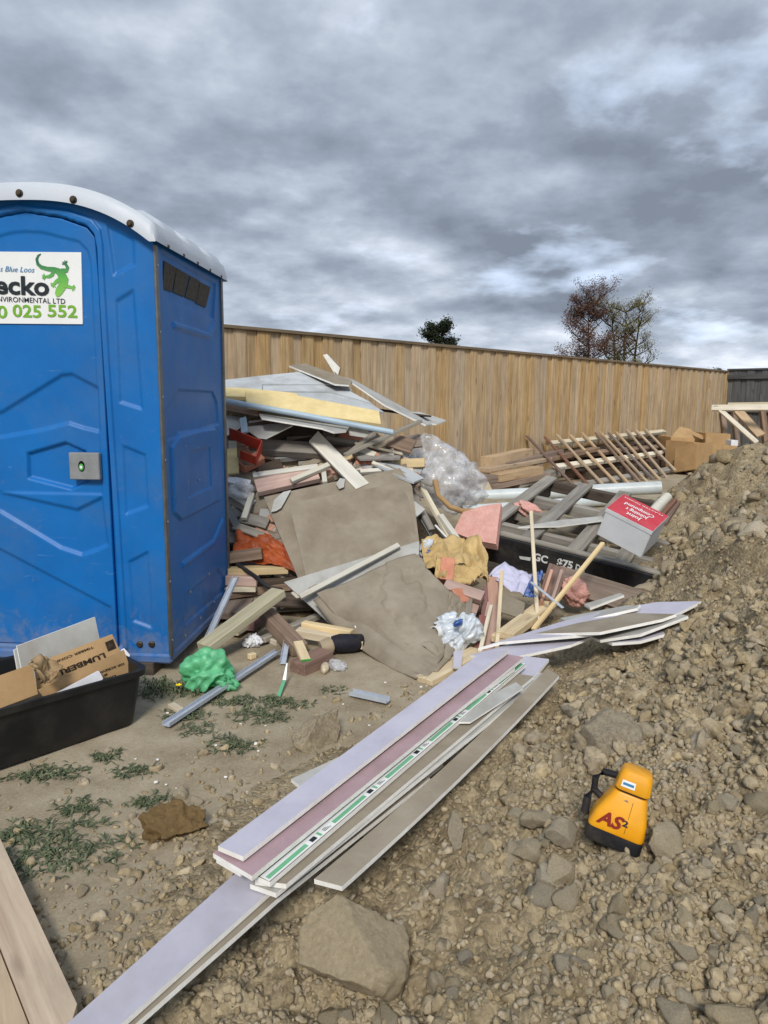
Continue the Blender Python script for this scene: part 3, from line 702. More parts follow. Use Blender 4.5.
# right side wall
sf=[(sp([(162,251),(216,284),(214,318.5),(164,297)]),-.012,.006),(sp([(173,322),(207.5,333),(215,320),(216,325),(209,339),(173,328)]),.012,.006),
    (sp([(166,410),(179,390),(213,392),(217.6,403),(219,424),(168,440)]),-.010,.006),
    (sp([(170.5,447),(179,433),(214,428.5),(217.5,435),(219,500),(180,520),(173,513)]),.014,.006),
    (sp([(187.6,452),(208,447),(209.5,487),(186,497.5)]),-.007,.005),
    (sp([(181.5,562.7),(213,539.5),(221.7,517.6),(223,521),(214.5,544),(182,568)]),.013,.008),
    (sp([(184,597),(218,569),(225,578.5),(226,590),(185,625)]),-.009,.006)]
o=panel('side_wall',np.linspace(0,TD,190),lambda u:(np.full_like(u,TB),np.full_like(u,TE+.03)),340,sf,lambda u,v,h:(h,u,v),'blue_plastic',tl)
# far side and back walls, floor skids
meshobj('side_wall',[(-TW,0,TB),(-TW,TD,TB),(-TW,TD,TE),(-TW,0,TE)],[(0,3,2,1)],'blue_plastic',tl,local=True)
bx=np.linspace(-TW,0,30); Vb=[(x,TD,TB) for x in bx]+[(x,TD,float(z)) for x,z in zip(bx,arch(bx))]
meshobj('back_wall',Vb,[(i,i+1,31+i,30+i) for i in range(29)],'blue_plastic',tl,local=True)
def tbox(name,c,s,mat,parent=tl,bev=.004):
    me=boxmesh(s[0],s[1],s[2],bev); return link(name,me,mat,parent,Matrix.Translation(c))
tbox('floor_tray',(-HW,TD/2,.075),(TW+.02,TD+.02,.05),'blue_plastic',bev=.01)
for k in (-.12,-HW,-TW+.12): tbox('skid',(k,TD/2,.02),(.09,TD+.06,.08),'dark_timber')
# vent openings with mesh in the side wall
for q in ([(166.5,263),(176.5,269),(172.5,290),(165,287)],[(178.7,270),(189,276),(184.5,295),(175.6,291)],[(192,277.5),(200,282),(196.6,300),(187.5,296)],[(202,284),(210.6,288),(206.5,306),(198.4,302)]):
    pts=[Vector((-.006,*p)) for p in [(lambda c,p:(c[0]+(p[0]-c[0])*1.18,c[1]+(p[1]-c[1])*1.15))(np.mean([suv(*z) for z in q],0),suv(x,y)) for x,y in q]]
    w=meshobj('vent',[p for p in pts]+[p+Vector((-.02,0,0)) for p in pts],[(0,1,2,3)]+[(i,(i+1)%4,4+(i+1)%4,4+i) for i in range(4)],'mesh_grey',tl,local=True); fixnormals(w)
# grey metal corner strips
for y0,nm in ((.012,'corner_strip'),(TD-.012,'corner_strip')):
    tbox(nm,(.004,y0,(TB+TE)/2),(.014,.032,TE-TB),'steel_grey',bev=.003)
for k in range(7): tbox('rivet',(.013,.012,TB+.1+k*.3),(.006,.012,.012),'plate_grey')
for (y,z) in ((.3,.34),(.62,.36),(.3,1.12),(.5,1.1),(.32,.93),(.5,.92),(.2,.13),(.45,.15),(.7,.17),(.92,.19)): tbox('rivet',(.011,y,z),(.008,.014,.014),'plate_grey')
# latch
lx0,lz0=fuv(72.5,479); lx1,lz1=fuv(101,452.5)
lp=tbox('latch',((lx0+lx1)/2,-.012,(lz0+lz1)/2),(lx1-lx0,.03,lz1-lz0),'plate_grey',bev=.004)
def disc(name,x,z,y,r,h,mat,parent,sx=1.0,n=20,loc=(0,0,0)):
    V=[];Fc=[]
    for yy,rr in ((y,r),(y-h*.7,r),(y-h,r*.7)):
        for k in range(n): V.append((x+rr*sx*math.cos(2*math.pi*k/n)-loc[0],yy-loc[1],z+rr*math.sin(2*math.pi*k/n)-loc[2]))
    for i in range(2):
        for k in range(n): Fc.append((i*n+k,i*n+(k+1)%n,(i+1)*n+(k+1)%n,(i+1)*n+k))
    Fc.append(tuple(2*n+k for k in range(n))); o=meshobj(name,V,Fc,mat,parent,local=True); fixnormals(o); return o
ll=tuple(lp.matrix_basis.translation); lxc=(lx0+lx1)/2-.012; lzc=(lz0+lz1)/2
disc('indicator',lxc,lzc,-.026,.026,.004,'dark_void',lp,.62,loc=ll); disc('indicator_ring',lxc,lzc-.004,-.0295,.017,.003,'ink_green',lp,.7,loc=ll); disc('indicator_dot',lxc,lzc-.004,-.0322,.008,.001,'vinyl_white',lp,.8,loc=ll)
for px in (140,152): x,z=fuv(px,644); disc('bolt',x,z,0,.016,.012,'bolt',tl)
# sign on the door
SG=.006
sx1,sz1=fuv(80.5,252); sx2,sz2=fuv(82,324); SWD=.86
sgn=meshobj('sign',[(sx1-SWD,SG,sz1+.012),(sx1,SG,sz1),(sx2,SG,sz2),(sx2-SWD,SG,sz2+.006),(sx1-SWD,SG+.008,sz1+.012),(sx1,SG+.008,sz1),(sx2,SG+.008,sz2),(sx2-SWD,SG+.008,sz2+.006)],[(0,3,2,1),(0,1,5,4),(1,2,6,5),(2,3,7,6),(3,0,4,7)],'vinyl_white',tl,local=True); fixnormals(sgn)
def stext(name,body,px0,py0,px1,cap,mat,bold=0,shear=0,anchor_right=True):
    """text whose right end sits at (px1,py1) on the sign, cap height in px"""
    xr,zr=fuv(px1,py0,-SG); _,zt=fuv(px1,py0-cap,-SG); xl,_=fuv(px0,py0,-SG)
    cu_h=zt-zr
    O=tfw@Vector((xl,SG-.003,zr+ (0.0035)))
    o=text(name,body,cu_h/.70,O,tfw.to_3x3()@Vector((1,0,-.035)),tfw.to_3x3()@Vector((0,0,1)),mat,tl,bold,shear,width=xr-xl)
    o.parent=sgn; return o
stext('lettering','gecko',-17,293.5,50.5,18,'ink_dark',bold=.0035)
stext('lettering','ENVIRONMENTAL LTD',-6,302,65,5.2,'ink_dark',bold=.0001)
for bd_,xa,xb in (('0800',-33,7.5),('025',13,41.5),('552',47.5,77)): stext('lettering',bd_,xa,317.2,xb,12,'ink_lime',bold=.0016)
stext('lettering','s Blue Loos',0,272,34.5,5.5,'ink_blue',shear=.3)
def rib(pts):
    V=[];Fc=[]
    P=[(np.array(fuv(x/6.98,230+y/6.98,-SG)),w/6.98/205) for x,y,w in pts]
    for i,(p,w) in enumerate(P):
        a=P[max(i-1,0)][0]; b=P[min(i+1,len(P)-1)][0]; d=(b-a)/np.linalg.norm(b-a); n=np.array([-d[1],d[0]])
        for s in (-.5,.5): q=p+n*w*s; V.append((q[0],SG-.003,q[1]))
    return V,[(2*i,2*i+1,2*i+3,2*i+2) for i in range(len(P)-1)]
GV=[];GF=[]
def addrib(p):
    v,f=rib(p); k=len(GV); GV.extend([(a,b-.0002*len(GF)/10,c) for a,b,c in v]); GF.extend([tuple(x+k for x in q) for q in f])
addrib([(287,166,5),(268,180,13),(258,205,18),(266,238,22),(290,260,25),(335,272,27),(380,276,32),(412,290,44),(434,318,60),(448,345,64),(444,375,60),(430,402,54),(414,428,52),(404,450,40),(400,466,14)])
for limb in ([(430,285,30),(468,282,26),(474,262,22),(458,236,18)],[(375,280,28),(366,312,24),(345,325,20),(318,326,14)],[(420,345,30),(392,362,22),(378,378,16)],[(452,385,30),(480,395,22),(505,402,16)]):
    addrib(limb); x,y,w=limb[-1]; x0,y0,_=limb[-2]; a0=math.atan2(y-y0,x-x0)
    for k in (-1.1,-.4,.4,1.1): addrib([(x,y,9),(x+24*math.cos(a0+k),y+24*math.sin(a0+k),7)])
m,t,b=newmat('gecko_fade'); tcg=t.nodes.new('ShaderNodeTexCoord'); sg=t.nodes.new('ShaderNodeSeparateXYZ'); t.links.new(tcg.outputs['Generated'],sg.inputs[0])
t.links.new(ramp(t,sg.outputs[2],[(.1,S(128,190,84)),(.45,S(92,172,74)),(.8,S(34,104,76))]),b.inputs['Base Color']); b.inputs['Roughness'].default_value=.5
o=meshobj('lizard_emblem',GV,GF,'gecko_fade',sgn,local=True)
# roof: arched white shell with overhanging lip
ny=60; rx=np.linspace(-TW-.03,.03,90); ry=np.linspace(-.05,TD+.03,ny)
RX,RY=np.meshgrid(rx,ry); xn=np.clip(np.abs((RX-XC)/(HW+.03)),0,1)
RZ=TE+.08+.19*(1-xn**2.5)
ribs=.022*sst(.72,.80,xn)*(1-sst(.93,.97,xn))*(sst(.08,.12,RY%.36)-sst(.30,.34,RY%.36))*sst(.1,.14,RY)
RZ=RZ+ribs-.03*sst(.02,0,np.minimum(RY+.05,TD+.03-RY))-.045*sst(.985,1.0,xn)
V=[(x,y,z) for x,y,z in zip(RX.ravel(),RY.ravel(),RZ.ravel())]; nx=len(rx)
Fc=[(j*nx+i,j*nx+i+1,(j+1)*nx+i+1,(j+1)*nx+i) for j in range(ny-1) for i in range(nx-1)]
k0=len(V); fz=arch(np.clip(rx,-TW,0))+.003
V+=[(x,-.052,float(z)) for x,z in zip(rx,fz)]+[(x,TD+.032,float(z)) for x,z in zip(rx,fz)]
Fc+=[(i+1,i,k0+i,k0+i+1) for i in range(nx-1)]+[((ny-1)*nx+i,(ny-1)*nx+i+1,k0+nx+i+1,k0+nx+i) for i in range(nx-1)]
k1=len(V); V+=[(-TW-.032,y,TE+.006) for y in ry]+[(.032,y,TE+.006) for y in ry]
Fc+=[(j*nx,(j+1)*nx,k1+j+1,k1+j) for j in range(ny-1)]+[((j+1)*nx+nx-1,j*nx+nx-1,k1+ny+j,k1+ny+j+1) for j in range(ny-1)]
rf=meshobj('roof',V,Fc,'roof_plastic',tl,smooth=True,local=True); fixnormals(rf); autosm(rf,50)
for px,py in ((-32,196),(19,193),(73,199.5),(130,223.5)):
    x,z=fuv(px,py,.055); disc('roof_bolt',x,z,-.051,.017,.006,'rubber_dark',rf); disc('roof_bolt',x,z,-.057,.011,.008,'bolt',rf)
for k in range(5): tbox('roof_bolt',(.034,.1+k*.21,TE+.012),(.008,.014,.014),'bolt',rf,bev=.002)
# ================================================================== black tub and what it holds
TR_=G(137,724,0); TQ=G(0,770,0); tdir=(TQ-TR_).normalized(); tper=Vector((-tdir.y,tdir.x,0)); tper=tper if tper.y>0 else -tper
TLn,TDp=.86,.46; TH=CAMH+ray(143,668).z*(TR_.y-.01)
tub=empty('black_tub',TR_+tdir*TLn/2+tper*TDp/2); tag(tub,'long black plastic tub of packaging in front of the blue toilet','tub')
def tubring(z,ex):
    a=TR_-tdir*ex-tper*ex; pts=[]
    L,D=TLn+2*ex,TDp+2*ex; r=.05; cs=[(0+r,0+r,math.pi,1.5*math.pi),(L-r,r,1.5*math.pi,2*math.pi),(L-r,D-r,0,.5*math.pi),(r,D-r,.5*math.pi,math.pi)]
    for cx_,cy_,a0,a1 in cs:
        for k in range(6): t=a0+(a1-a0)*k/5; p=a+tdir*(cx_+r*math.cos(t))+tper*(cy_+r*math.sin(t)); pts.append(Vector((p.x,p.y,z)))
    return pts
rings=[(.005,0),(.02,.004),(TH-.035,.03),(TH-.03,.045),(TH-.004,.047),(TH,.040),(TH-.006,.026),(.03,.0)]
V=[];Fc=[]
for z,e in rings: V+=tubring(z,e)
for i in range(len(rings)-1):
    for k in range(24): Fc.append((i*24+k,i*24+(k+1)%24,(i+1)*24+(k+1)%24,(i+1)*24+k))
Fc.append(tuple(range(24))[::-1]); Fc.append(tuple((len(rings)-1)*24+k for k in range(24)))
o=meshobj('body',V,Fc,'black_plastic',tub,smooth=True); fixnormals(o); autosm(o,45)
def tubW(px,py,d):           # on a vertical plane parallel to the tub front, d metres behind it
    return onplane(px,py,TR_+tper*d,tper)
def tilted(pix,d_bot,d_top,ytop,ybot):
    a=tubW(70,ybot,d_bot); b=tubW(10,ybot+20,d_bot); c=tubW(70,ytop,d_top); n=(b-a).cross(c-a).normalized(); return [onplane(x,y,a,n) for x,y in pix]
board('plasterboard_offcut','grey-green plasterboard offcut standing upright in the black tub','board',tilted([(17,646),(95,617),(104,660),(26,690)],.30,.36,620,680),.013,('paper_grey','plaster_core'))
board('plasterboard_offcut','thin grey board edge just behind the upright offcut in the tub','board',tilted([(14,650),(20,647),(30,690),(22,694)],.32,.38,620,680),.012,('paper_grey','plaster_core'))
cb=empty('cardboard_box',tubW(60,690,.16)); tag(cb,'flattened brown connector carton with upside-down LUMBER lettering in the black tub','box')
fl=tilted([(34,664),(112,634),(121,653),(38,692)],.13,.24,640,690)
board('flap',None,None,fl,.006,('cardboard','kraft'),parent=cb)
fl2=tilted([(38,690),(124,650),(132,673),(120,690),(50,705)],.09,.13,650,700)
board('flap',None,None,fl2,.006,('cardboard','kraft'),parent=cb)
fl3=tilted([(-25,684),(32,664),(38,694),(-10,712),(-30,708)],.08,.15,660,705)
board('flap',None,None,fl3,.006,('cardboard','kraft'),parent=cb)
a,b_,c_=fl[1],fl[0],fl[3]; ex=(b_-a).normalized(); nn=ex.cross(c_-b_).normalized(); nn=nn if nn.dot(CP-a)>0 else -nn; ey=nn.cross(ex)
up_=-(c_-b_).normalized()
def onfl(px,py,k=.003): return onplane(px,py,fl[0]+nn*k,nn)
tA=onfl(104.5,652.5); tB=onfl(58,671); text('lettering','LUMBERLOK',.030,tA,tB-tA,nn.cross(tB-tA),'ink_black',cb,.0012,width=.29)
tA=onfl(93,646); tB=onfl(55,661); text('lettering','TIMBER CONNECTORS',.013,tA,tB-tA,nn.cross(tB-tA),'ink_black',cb,.0003,width=.27)
g=[onfl(105,642.5),onfl(113,639),onfl(116.5,648),onfl(108,651.5)]; meshobj('logo',g,[(0,1,2,3)],'ink_black',cb)
nn2=(fl2[1]-fl2[0]).cross(fl2[2]-fl2[0]).normalized(); nn2=nn2 if nn2.dot(CP-fl2[0])>0 else -nn2
def onf2(px,py): return onplane(px,py,fl2[0]+nn2*.004,nn2)
for body,(x0,y0),(x1,y1),s,w in (('OR SCREWS',(124,662.5),(101,671),.012,.12),('M',(107,673),(104,674.3),.012,.012),('USE',(116,674.5),(104.5,678.5),.012,.05)):
    tA,tB=onf2(x0,y0),onf2(x1,y1); text('lettering',body,s,tA,tB-tA,nn2.cross(tB-tA),'ink_black',cb,.0004,width=w)
board('white_board_piece','white polystyrene wedge poking from the tub beside the carton','packaging',tilted([(52,696),(99,671),(103,678),(98,690),(60,705)],.05,.08,670,700),.02,('white_paper','white_paper'))
board('white_card','small white card at the right inside end of the tub','card',tilted([(118,652),(124,648),(130,655),(126,663)],.2,.24,648,665),.004,('white_paper','white_paper'))
coons('kraft_paper','crumpled brown kraft paper lying on the carton in the tub','paper',[tubW(26,664,.08),tubW(38,655,.11),tubW(47,660,.11),tubW(60,667,.1)],[tubW(33,668,.05),tubW(42,685,.05),tubW(48,684,.05),tubW(58,672,.05)],'kraft',.004,20,12,.02,4,3)
# packing pushed down inside the tub
blob('packing_paper','dark heap of packing filling the tub underneath the carton','packaging',tub.location+Vector((0,0,.10)),(tdir*.38,tper*.18,Vector((0,0,.09))),'kraft',.2,2,12,3)
# ================================================================== formwork boards at lower left
def gl(px,py,z): return G(px,py,z)
z0=.05
board('wide_plank','wide weathered formwork plank at the lower left, nearest the soil','plank',[gl(0,838,z0),gl(77,1004,z0),gl(60,1060,z0),gl(34,1033,z0),gl(0,946,z0),gl(-20,893,z0),gl(-40,760,z0)][:6],.045,('formwork','formwork'))
board('wide_plank','wide formwork plank cut off by the left picture edge','plank',[gl(-22,893,z0-.003),gl(-2,947,z0-.003),gl(33,1036,z0-.003),gl(20,1110,z0-.003),gl(-80,1110,z0-.003),gl(-80,760,z0-.003)],.045,('formwork','formwork'))
# ================================================================== plasterboard strips across the soil heap
PW=('paper_lavender','plaster_core','paper_brown'); PK=('paper_pink','plaster_core','paper_brown'); PB=('paper_brown','plaster_core','paper_brown'); PGr=('paper_grey','plaster_core','paper_brown')
GRP='plasterboard strips stacked on the soil heap'
def nf(zn,zf,n,f): return G(n[0],n[1],zn),G(f[0],f[1],zf)
def st(label,pix,n,f,zn,zf,mats,th=.013,**kw):
    P,Q=nf(zn,zf,n,f); return strip('plasterboard_strip',label,'plasterboard',pix,P,Q,th,mats,group=GRP,**kw)
st('topmost lavender plasterboard strip on the long diagonal stack',[(218,846),(243,856.5),(509,650),(482,652)],(230,850),(495,651),.315,.40,PW)
st('dusty pink plasterboard strip directly beneath the top lavender strip',[(213,853),(252,876),(524,657),(500,653),(470,664)],(233,864),(512,655),.295,.375,PK)
st('pale plasterboard strip under the pink one, only its white end showing',[(216,858),(240,872),(515,668),(480,670)],(228,865),(497,669),.278,.36,PGr)
gs=st('plasterboard strip with green and white printed edge tape',[(238,868),(270,882),(526,664),(500,660)],(254,875),(513,662),.272,.345,PB)
st('brown-backed plasterboard strip under the green taped one',[(255,880),(286,884),(534,676),(505,672)],(270,882),(520,674),.255,.325,PB)
st('plasterboard strip with clean white cut edge low in the stack',[(250,884),(276,893),(549,674),(520,670)],(263,888),(535,672),.24,.31,PGr)
st('long lavender plasterboard strip reaching down to the lower left corner',[(60,1030),(112,1032),(268,893),(420,775),(400,768),(232,876)],(86,1031),(410,770),.20,.255,PW)
st('second long strip lying right under the lower left lavender strip',[(64,1034),(124,1034),(278,898),(430,778),(405,772),(230,884)],(94,1034),(417,775),.184,.24,PB)
st('separate brown-faced plasterboard strip lying right of the stack',[(314,879),(342,886),(559,675),(547,668)],(328,882),(553,671),.235,.33,PB,bend=-.02)
st('small pale triangular offcut peeking out left of the stack',[(291,779),(345,754),(372,768),(330,800),(306,790)],(300,785),(350,760),.15,.17,PGr)
st('short lavender plasterboard piece sticking out right under the stack',[(360,800),(396,800),(443,763),(438,758),(410,765)],(375,800),(440,760),.205,.225,PW)
st('lavender plasterboard offcut at the far end of the stack',[(500,680),(533,678),(549,659),(525,656)],(515,680),(537,658),.30,.33,PW)
st('torn grey paper-faced strip curled near the far end of the stack',[(455,722),(470,722),(523,688),(516,682),(500,690)],(462,722),(520,685),.315,.34,PGr,th=.006)
# printed tape on the taped strip
P,Q=nf(.2735,.3465,(254,875),(513,662)); dq=(Q-P).normalized(); wq=dq.cross(Vector((0,0,1))).normalized(); nq=wq.cross(dq); nq=nq if nq.z>0 else -nq
pe=onplane(270,882,P,nq); pf_=onplane(526,664,P,nq); de=(pf_-pe); Ltp=de.length; de.normalize(); inw=-wq if (onplane(238,868,P,nq)-pe).dot(-wq)>0 else wq
ginv=gs.matrix_world.inverted()
def tapepiece(name,a,b_,w0,w1,mat,k=.002):
    v=[ginv@(pe+de*a+inw*w0+nq*k),ginv@(pe+de*b_+inw*w0+nq*k),ginv@(pe+de*b_+inw*w1+nq*k),ginv@(pe+de*a+inw*w1+nq*k)]
    return meshobj(name,v,[(0,1,2,3)],mat,gs,local=True)
tapepiece('edge_tape',0.0,Ltp,.002,.032,'vinyl_white',.001)
a=0.005
while a<Ltp-.3:
    tapepiece('green_band',a,a+.14,.007,.019,'green_tape'); tapepiece('printed_mark',a+.155,a+.175,.007,.020,'ink_dark'); tapepiece('printed_mark',a+.185,a+.193,.006,.022,'green_tape')
    for q in range(3): tapepiece('printed_mark',a+.205,a+.232-.006*q,.009+.004*q,.0105+.004*q,'ink_dark')
    a+=.245
tapepiece('green_band',a,Ltp-.01,.006,.024,'green_tape')
# second stack of plasterboard, behind, on the shoulder of the heap
GR2='plasterboard offcuts on the shoulder of the heap'
def st2(label,pix,n,f,zn,zf,mats,th=.013,**kw):
    P,Q=G(n[0],n[1],zn),G(f[0],f[1],zf); return strip('plasterboard_offcut',label,'plasterboard',pix,P,Q,th,mats,group=GR2,**kw)
st2('broad lavender plasterboard offcut with pointed right end, heap shoulder',[(560,622),(605,611),(657,602),(702,601),(672,616),(590,634),(500,642),(478,648)],(500,642),(700,601),.30,.47,PW)
st2('brown-faced plasterboard offcut lying on the lavender offcuts of the heap shoulder',[(528,634),(566,625),(633,613),(676,614),(662,619),(600,632)],(530,633),(670,615),.325,.45,PB,roll=.03)
st2('narrow pale strip along the back of the heap shoulder offcuts',[(560,618),(628,605),(634,606),(640,604),(637,608),(570,623)],(562,620),(636,606),.34,.44,PGr)
st2('lowest lavender offcut at the left of the heap shoulder stack',[(470,655),(520,641),(598,634),(570,645),(500,660)],(480,656),(590,636),.255,.33,PW)
st2('long white-edged offcut pointing right over a hollow in the heap',[(600,638),(650,625),(716,614),(722,618),(640,641),(612,643)],(606,640),(718,616),.33,.43,PW)
st2('white-edged strip between the two long offcuts of the heap shoulder',[(590,636),(630,627),(680,614),(688,616),(640,634),(600,640)],(595,638),(684,615),.335,.45,PGr)
st2('thin white board sliver behind the heap shoulder stack beside pink wool',[(584,604),(620,593),(624,595),(590,608)],(587,606),(622,594),.28,.33,PGr)
# ================================================================== rubbish pile: core mound
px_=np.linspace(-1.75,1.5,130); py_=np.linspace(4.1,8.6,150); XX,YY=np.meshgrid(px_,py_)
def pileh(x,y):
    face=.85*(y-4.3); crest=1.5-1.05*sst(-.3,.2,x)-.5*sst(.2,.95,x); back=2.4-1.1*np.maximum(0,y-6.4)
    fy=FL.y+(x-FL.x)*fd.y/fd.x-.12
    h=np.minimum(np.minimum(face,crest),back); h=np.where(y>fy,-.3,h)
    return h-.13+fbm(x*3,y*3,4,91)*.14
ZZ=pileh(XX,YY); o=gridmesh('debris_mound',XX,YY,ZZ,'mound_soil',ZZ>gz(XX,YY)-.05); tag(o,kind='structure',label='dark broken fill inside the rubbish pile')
# filler offcuts showing between the larger pieces
FM=['brown_timber','pink_timber','grey_timber','brown_timber','cream_paint','dark_timber','weather_board','brown_timber','paper_grey','grey_timber','brown_timber','paper_brown','pine','pink_timber']
_r=random.Random(21)
for i in range(360):
    x=_r.uniform(226,405); y=_r.uniform(405,628)
    if x>300 and y>500: x=_r.uniform(226,300)
    if x<330 and y>600: continue
    if y<(442 if x>335 else 424): y=_r.uniform(442,490)
    o_=_r.uniform(-.13,.02); P=F(x,y,o_); L=_r.uniform(.12,.45); a=_r.gauss(0,.45); d=Vector((math.cos(a),.55*math.sin(a),.5*math.sin(a)+_r.gauss(0,.12))).normalized()
    w,t=_r.choice([(.09,.045),(.14,.02),(.07,.035),(.10,.02),(.045,.045),(.19,.018)])
    if P.x-L/2<-1.0 and P.y<4.75: continue
    beam('timber_offcut',P-d*L/2,P+d*L/2,w,t,_r.choice(FM),'short dirty offcut buried among others in the rubbish pile','timber','small offcuts buried in the pile',up=PFN+Vector((_r.gauss(0,.4),_r.gauss(0,.4),_r.gauss(0,.4))))
# ---- pieces one can pick out, top of the pile first
def pb(name,label,cat,pix,o_,th,mats,**kw): return board(name,label,cat,[F(x,y,o_) for x,y in pix],th,mats,**kw)
TOPA=(W(225,399,5.55),W(383,413,5.6),W(302,372,6.3))
WB=('weather_board','weather_board')
for k,(q,l) in enumerate([([(214,390),(232,389),(330,391),(372,404),(384,412),(300,405),(214,400)],'lowest pale grey cladding board across the top of the pile'),
    ([(262,384),(336,383.5),(372,403),(330,391.5),(262,391)],'middle pale grey cladding board on top of the pile'),
    ([(258,376),(302,371.5),(345,384),(352,390),(335,384),(262,384)],'uppermost pale grey cladding board nearest the fence'),
    ([(214,381),(258,376),(262,384),(262,391),(232,389.5),(214,389)],'short grey cladding board beside the toilet at pile top')]):
    pboard('cladding_board',l,'board',q,[Vector(p)+Vector((0,0,.014*k)) for p in TOPA],.016,WB)
pboard('plasterboard_sheet','brown-faced plasterboard lying highest on the pile with white edge','plasterboard',[(289,365.5),(305,363.5),(352,380),(349,385),(335,384)],(W(289,366,6.3),W(352,382,6.0),W(305,363,6.5)),.013,PB)
pboard('plaster_shard','white plaster shard standing up on the very top of the pile','plasterboard',[(323,355),(327,354),(340,368),(338,375),(334,371),(336,376)],(W(323,355,6.25),W(340,369,6.2),W(336,376,6.22)),.02,('plaster_core','paper_brown'))
beam('timber_offcut',W(309,399,5.9),W(322,385,6.25),.11,.05,'brown_timber','squat brown timber block on the grey cladding boards')
pboard('plasterboard_sheet','long pale grey plasterboard sliding off the right side of the pile','plasterboard',[(344,377),(352,379),(412,412),(432,424),(426,425),(385,405)],(W(346,378,6.15),W(428,424,5.9),W(400,405,6.15)),.012,PGr)
pboard('plasterboard_sheet','pale board tip jutting out to the right of the pile','plasterboard',[(395,411),(420,412),(446,420),(436,424),(418,421)],(W(400,412,6.4),W(446,421,6.2),W(418,421,6.1)),.012,PGr)
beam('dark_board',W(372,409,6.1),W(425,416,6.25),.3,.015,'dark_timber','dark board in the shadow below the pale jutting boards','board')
pboard('yellow_board','long pale yellow foam board lying across the front of pile top','board',[(245,391),(300,396),(379,411),(381,424),(330,417),(247,405)],(W(247,405,5.30),W(381,424,5.32),W(300,396,5.52)),.03,('yellow_foam','yellow_foam'))
pboard('yellow_board','second yellow foam board partly hidden behind the longer one','board',[(218,387),(245,388),(296,393),(300,398),(250,397),(218,396)],(W(226,396,5.42),W(300,398,5.5),W(245,388,5.62)),.03,('yellow_foam','yellow_foam'))
tube('plastic_pipe',[W(214,399,5.25),W(300,414.5,5.22),W(393,432.5,5.2)],.021,'pale_blue_pipe','long pale blue plastic pipe across the upper pile','pipe')
beam('timber_offcut',W(226,406,5.5),W(262,413,5.42),.14,.05,'brown_timber','thick brown timber end poking out beside the toilet below the pipe')
WP=('paper_grey','plaster_core')
pboard('plasterboard_sheet','pale plasterboard with broken corner under the blue pipe','plasterboard',[(258,411),(300,414),(352,422),(346,431),(334,432),(322,428),(262,418)],(W(258,412,5.4),W(350,428,5.32),W(300,414,5.6)),.012,WP)
pboard('plasterboard_sheet','drooping grey sheet with pointed end at left of pile','plasterboard',[(244,427),(288,422),(293,425),(266,438),(258,437)],(W(244,428,5.35),W(290,424,5.4),W(264,438,5.15)),.01,WP)
pboard('plasterboard_sheet','grey sheet edge beneath the drooping pointed sheet','plasterboard',[(222,415),(246,418),(240,427),(222,437)],(W(222,415,5.5),W(246,420,5.45),W(222,437,5.2)),.012,WP)
beam('timber_offcut',W(243,418,5.32),W(245,433,5.22),.05,.02,'pale_blue_pipe','short pale blue strip upright at the left of the pile',up=(0,-1,0))
pboard('plasterboard_sheet','grey-white sheet edge right of centre under the blue pipe','plasterboard',[(346,424),(362,430),(376,434),(371,437),(350,434)],(W(346,424,5.5),W(376,434,5.45),W(350,434,5.35)),.012,WP)
# red steel tray
rt=empty('steel_tray',F(246,445,.06)); tag(rt,'red painted steel tray tipped on its side beside the toilet','tray')
rq=[W(229,428,5.02),W(262,441,4.98),W(256,457,4.92),W(240,450.5,4.94)]
def wallq(a,b,dv,th,m='red_steel'):
    board('tray_side',None,None,[a,b,b+dv,a+dv],th,(m,m),parent=rt)
dz=Vector((-.01,.05,-.075)); wallq(rq[0],rq[1],dz,.006); wallq(rq[1],rq[2],dz*.9,.006); wallq(rq[2],rq[3],dz*.8,.006)
board('tray_base',None,None,[rq[0]+dz*.9,rq[1]+dz*.9,rq[2]+dz*.9,F(236,466,.0)],.005,('brown_timber','red_steel'),parent=rt)
beam('timber_offcut',F(233,474,.10),F(233,449,.08),.085,.02,'yellow_foam','short upright yellow offcut against the toilet side',up=PFN)
beam('timber_beam',F(258,447,.06),F(325,451,.05),.12,.06,'grey_timber','thick weathered grey beam lying level in the middle of the pile',up=PFN)
pb('cream_board','wide cream painted board leaning diagonally down the pile','board',[(309,441),(318,431),(369,483),(356,489)],.14,.022,('cream_paint','cream_paint'))
for P,Q,l,m,w in ((F(253,476,.12),F(318,467,.12),'cream painted batten lying nearly level left of the leaning board','cream_paint',.045),(F(291,481,.15),F(329,465,.14),'cream batten slanting across the level batten','cream_paint',.042),
    (F(323,467,.10),F(325,483,.12),'short cream peg hanging below the slanting batten','cream_paint',.035),(F(360,472,.08),F(390,470,.06),'short cream batten right of the leaning board','cream_paint',.035),
    (F(372,463,.08),F(405,477,.05),'pale batten sloping to the right above the big brown sheet','cream_paint',.03),(F(244,519,.10),F(252,494,.08),'short cream batten standing near the toilet edge','cream_paint',.04)):
    beam('batten',P,Q,w,.03,m,l,up=PFN)
beam('timber_plank',F(256,488,.10),F(318,474,.10),.13,.045,'pink_timber','broad pinkish plank above the brown plasterboard sheets',up=PFN)
beam('timber_plank',F(300,476,.05),F(352,466,.04),.11,.045,'pink_timber','pinkish plank continuing behind the cream battens',up=PFN)
beam('batten',W(345,455,5.2),W(421,421,5.6),.04,.025,'grey_timber','long grey lath rising to the right from the pile')
beam('batten',W(350,452,5.25),W(375,432,5.4),.035,.02,'grey_timber','shorter grey lath beside the long rising lath')
pboard('cladding_board','weathered triangular board at the right shoulder of the pile','board',[(352,453),(383,442),(402,452),(400,458),(360,459)],(W(352,455,5.3),W(402,455,5.4),W(383,442,5.7)),.015,('grey_timber','grey_timber'))
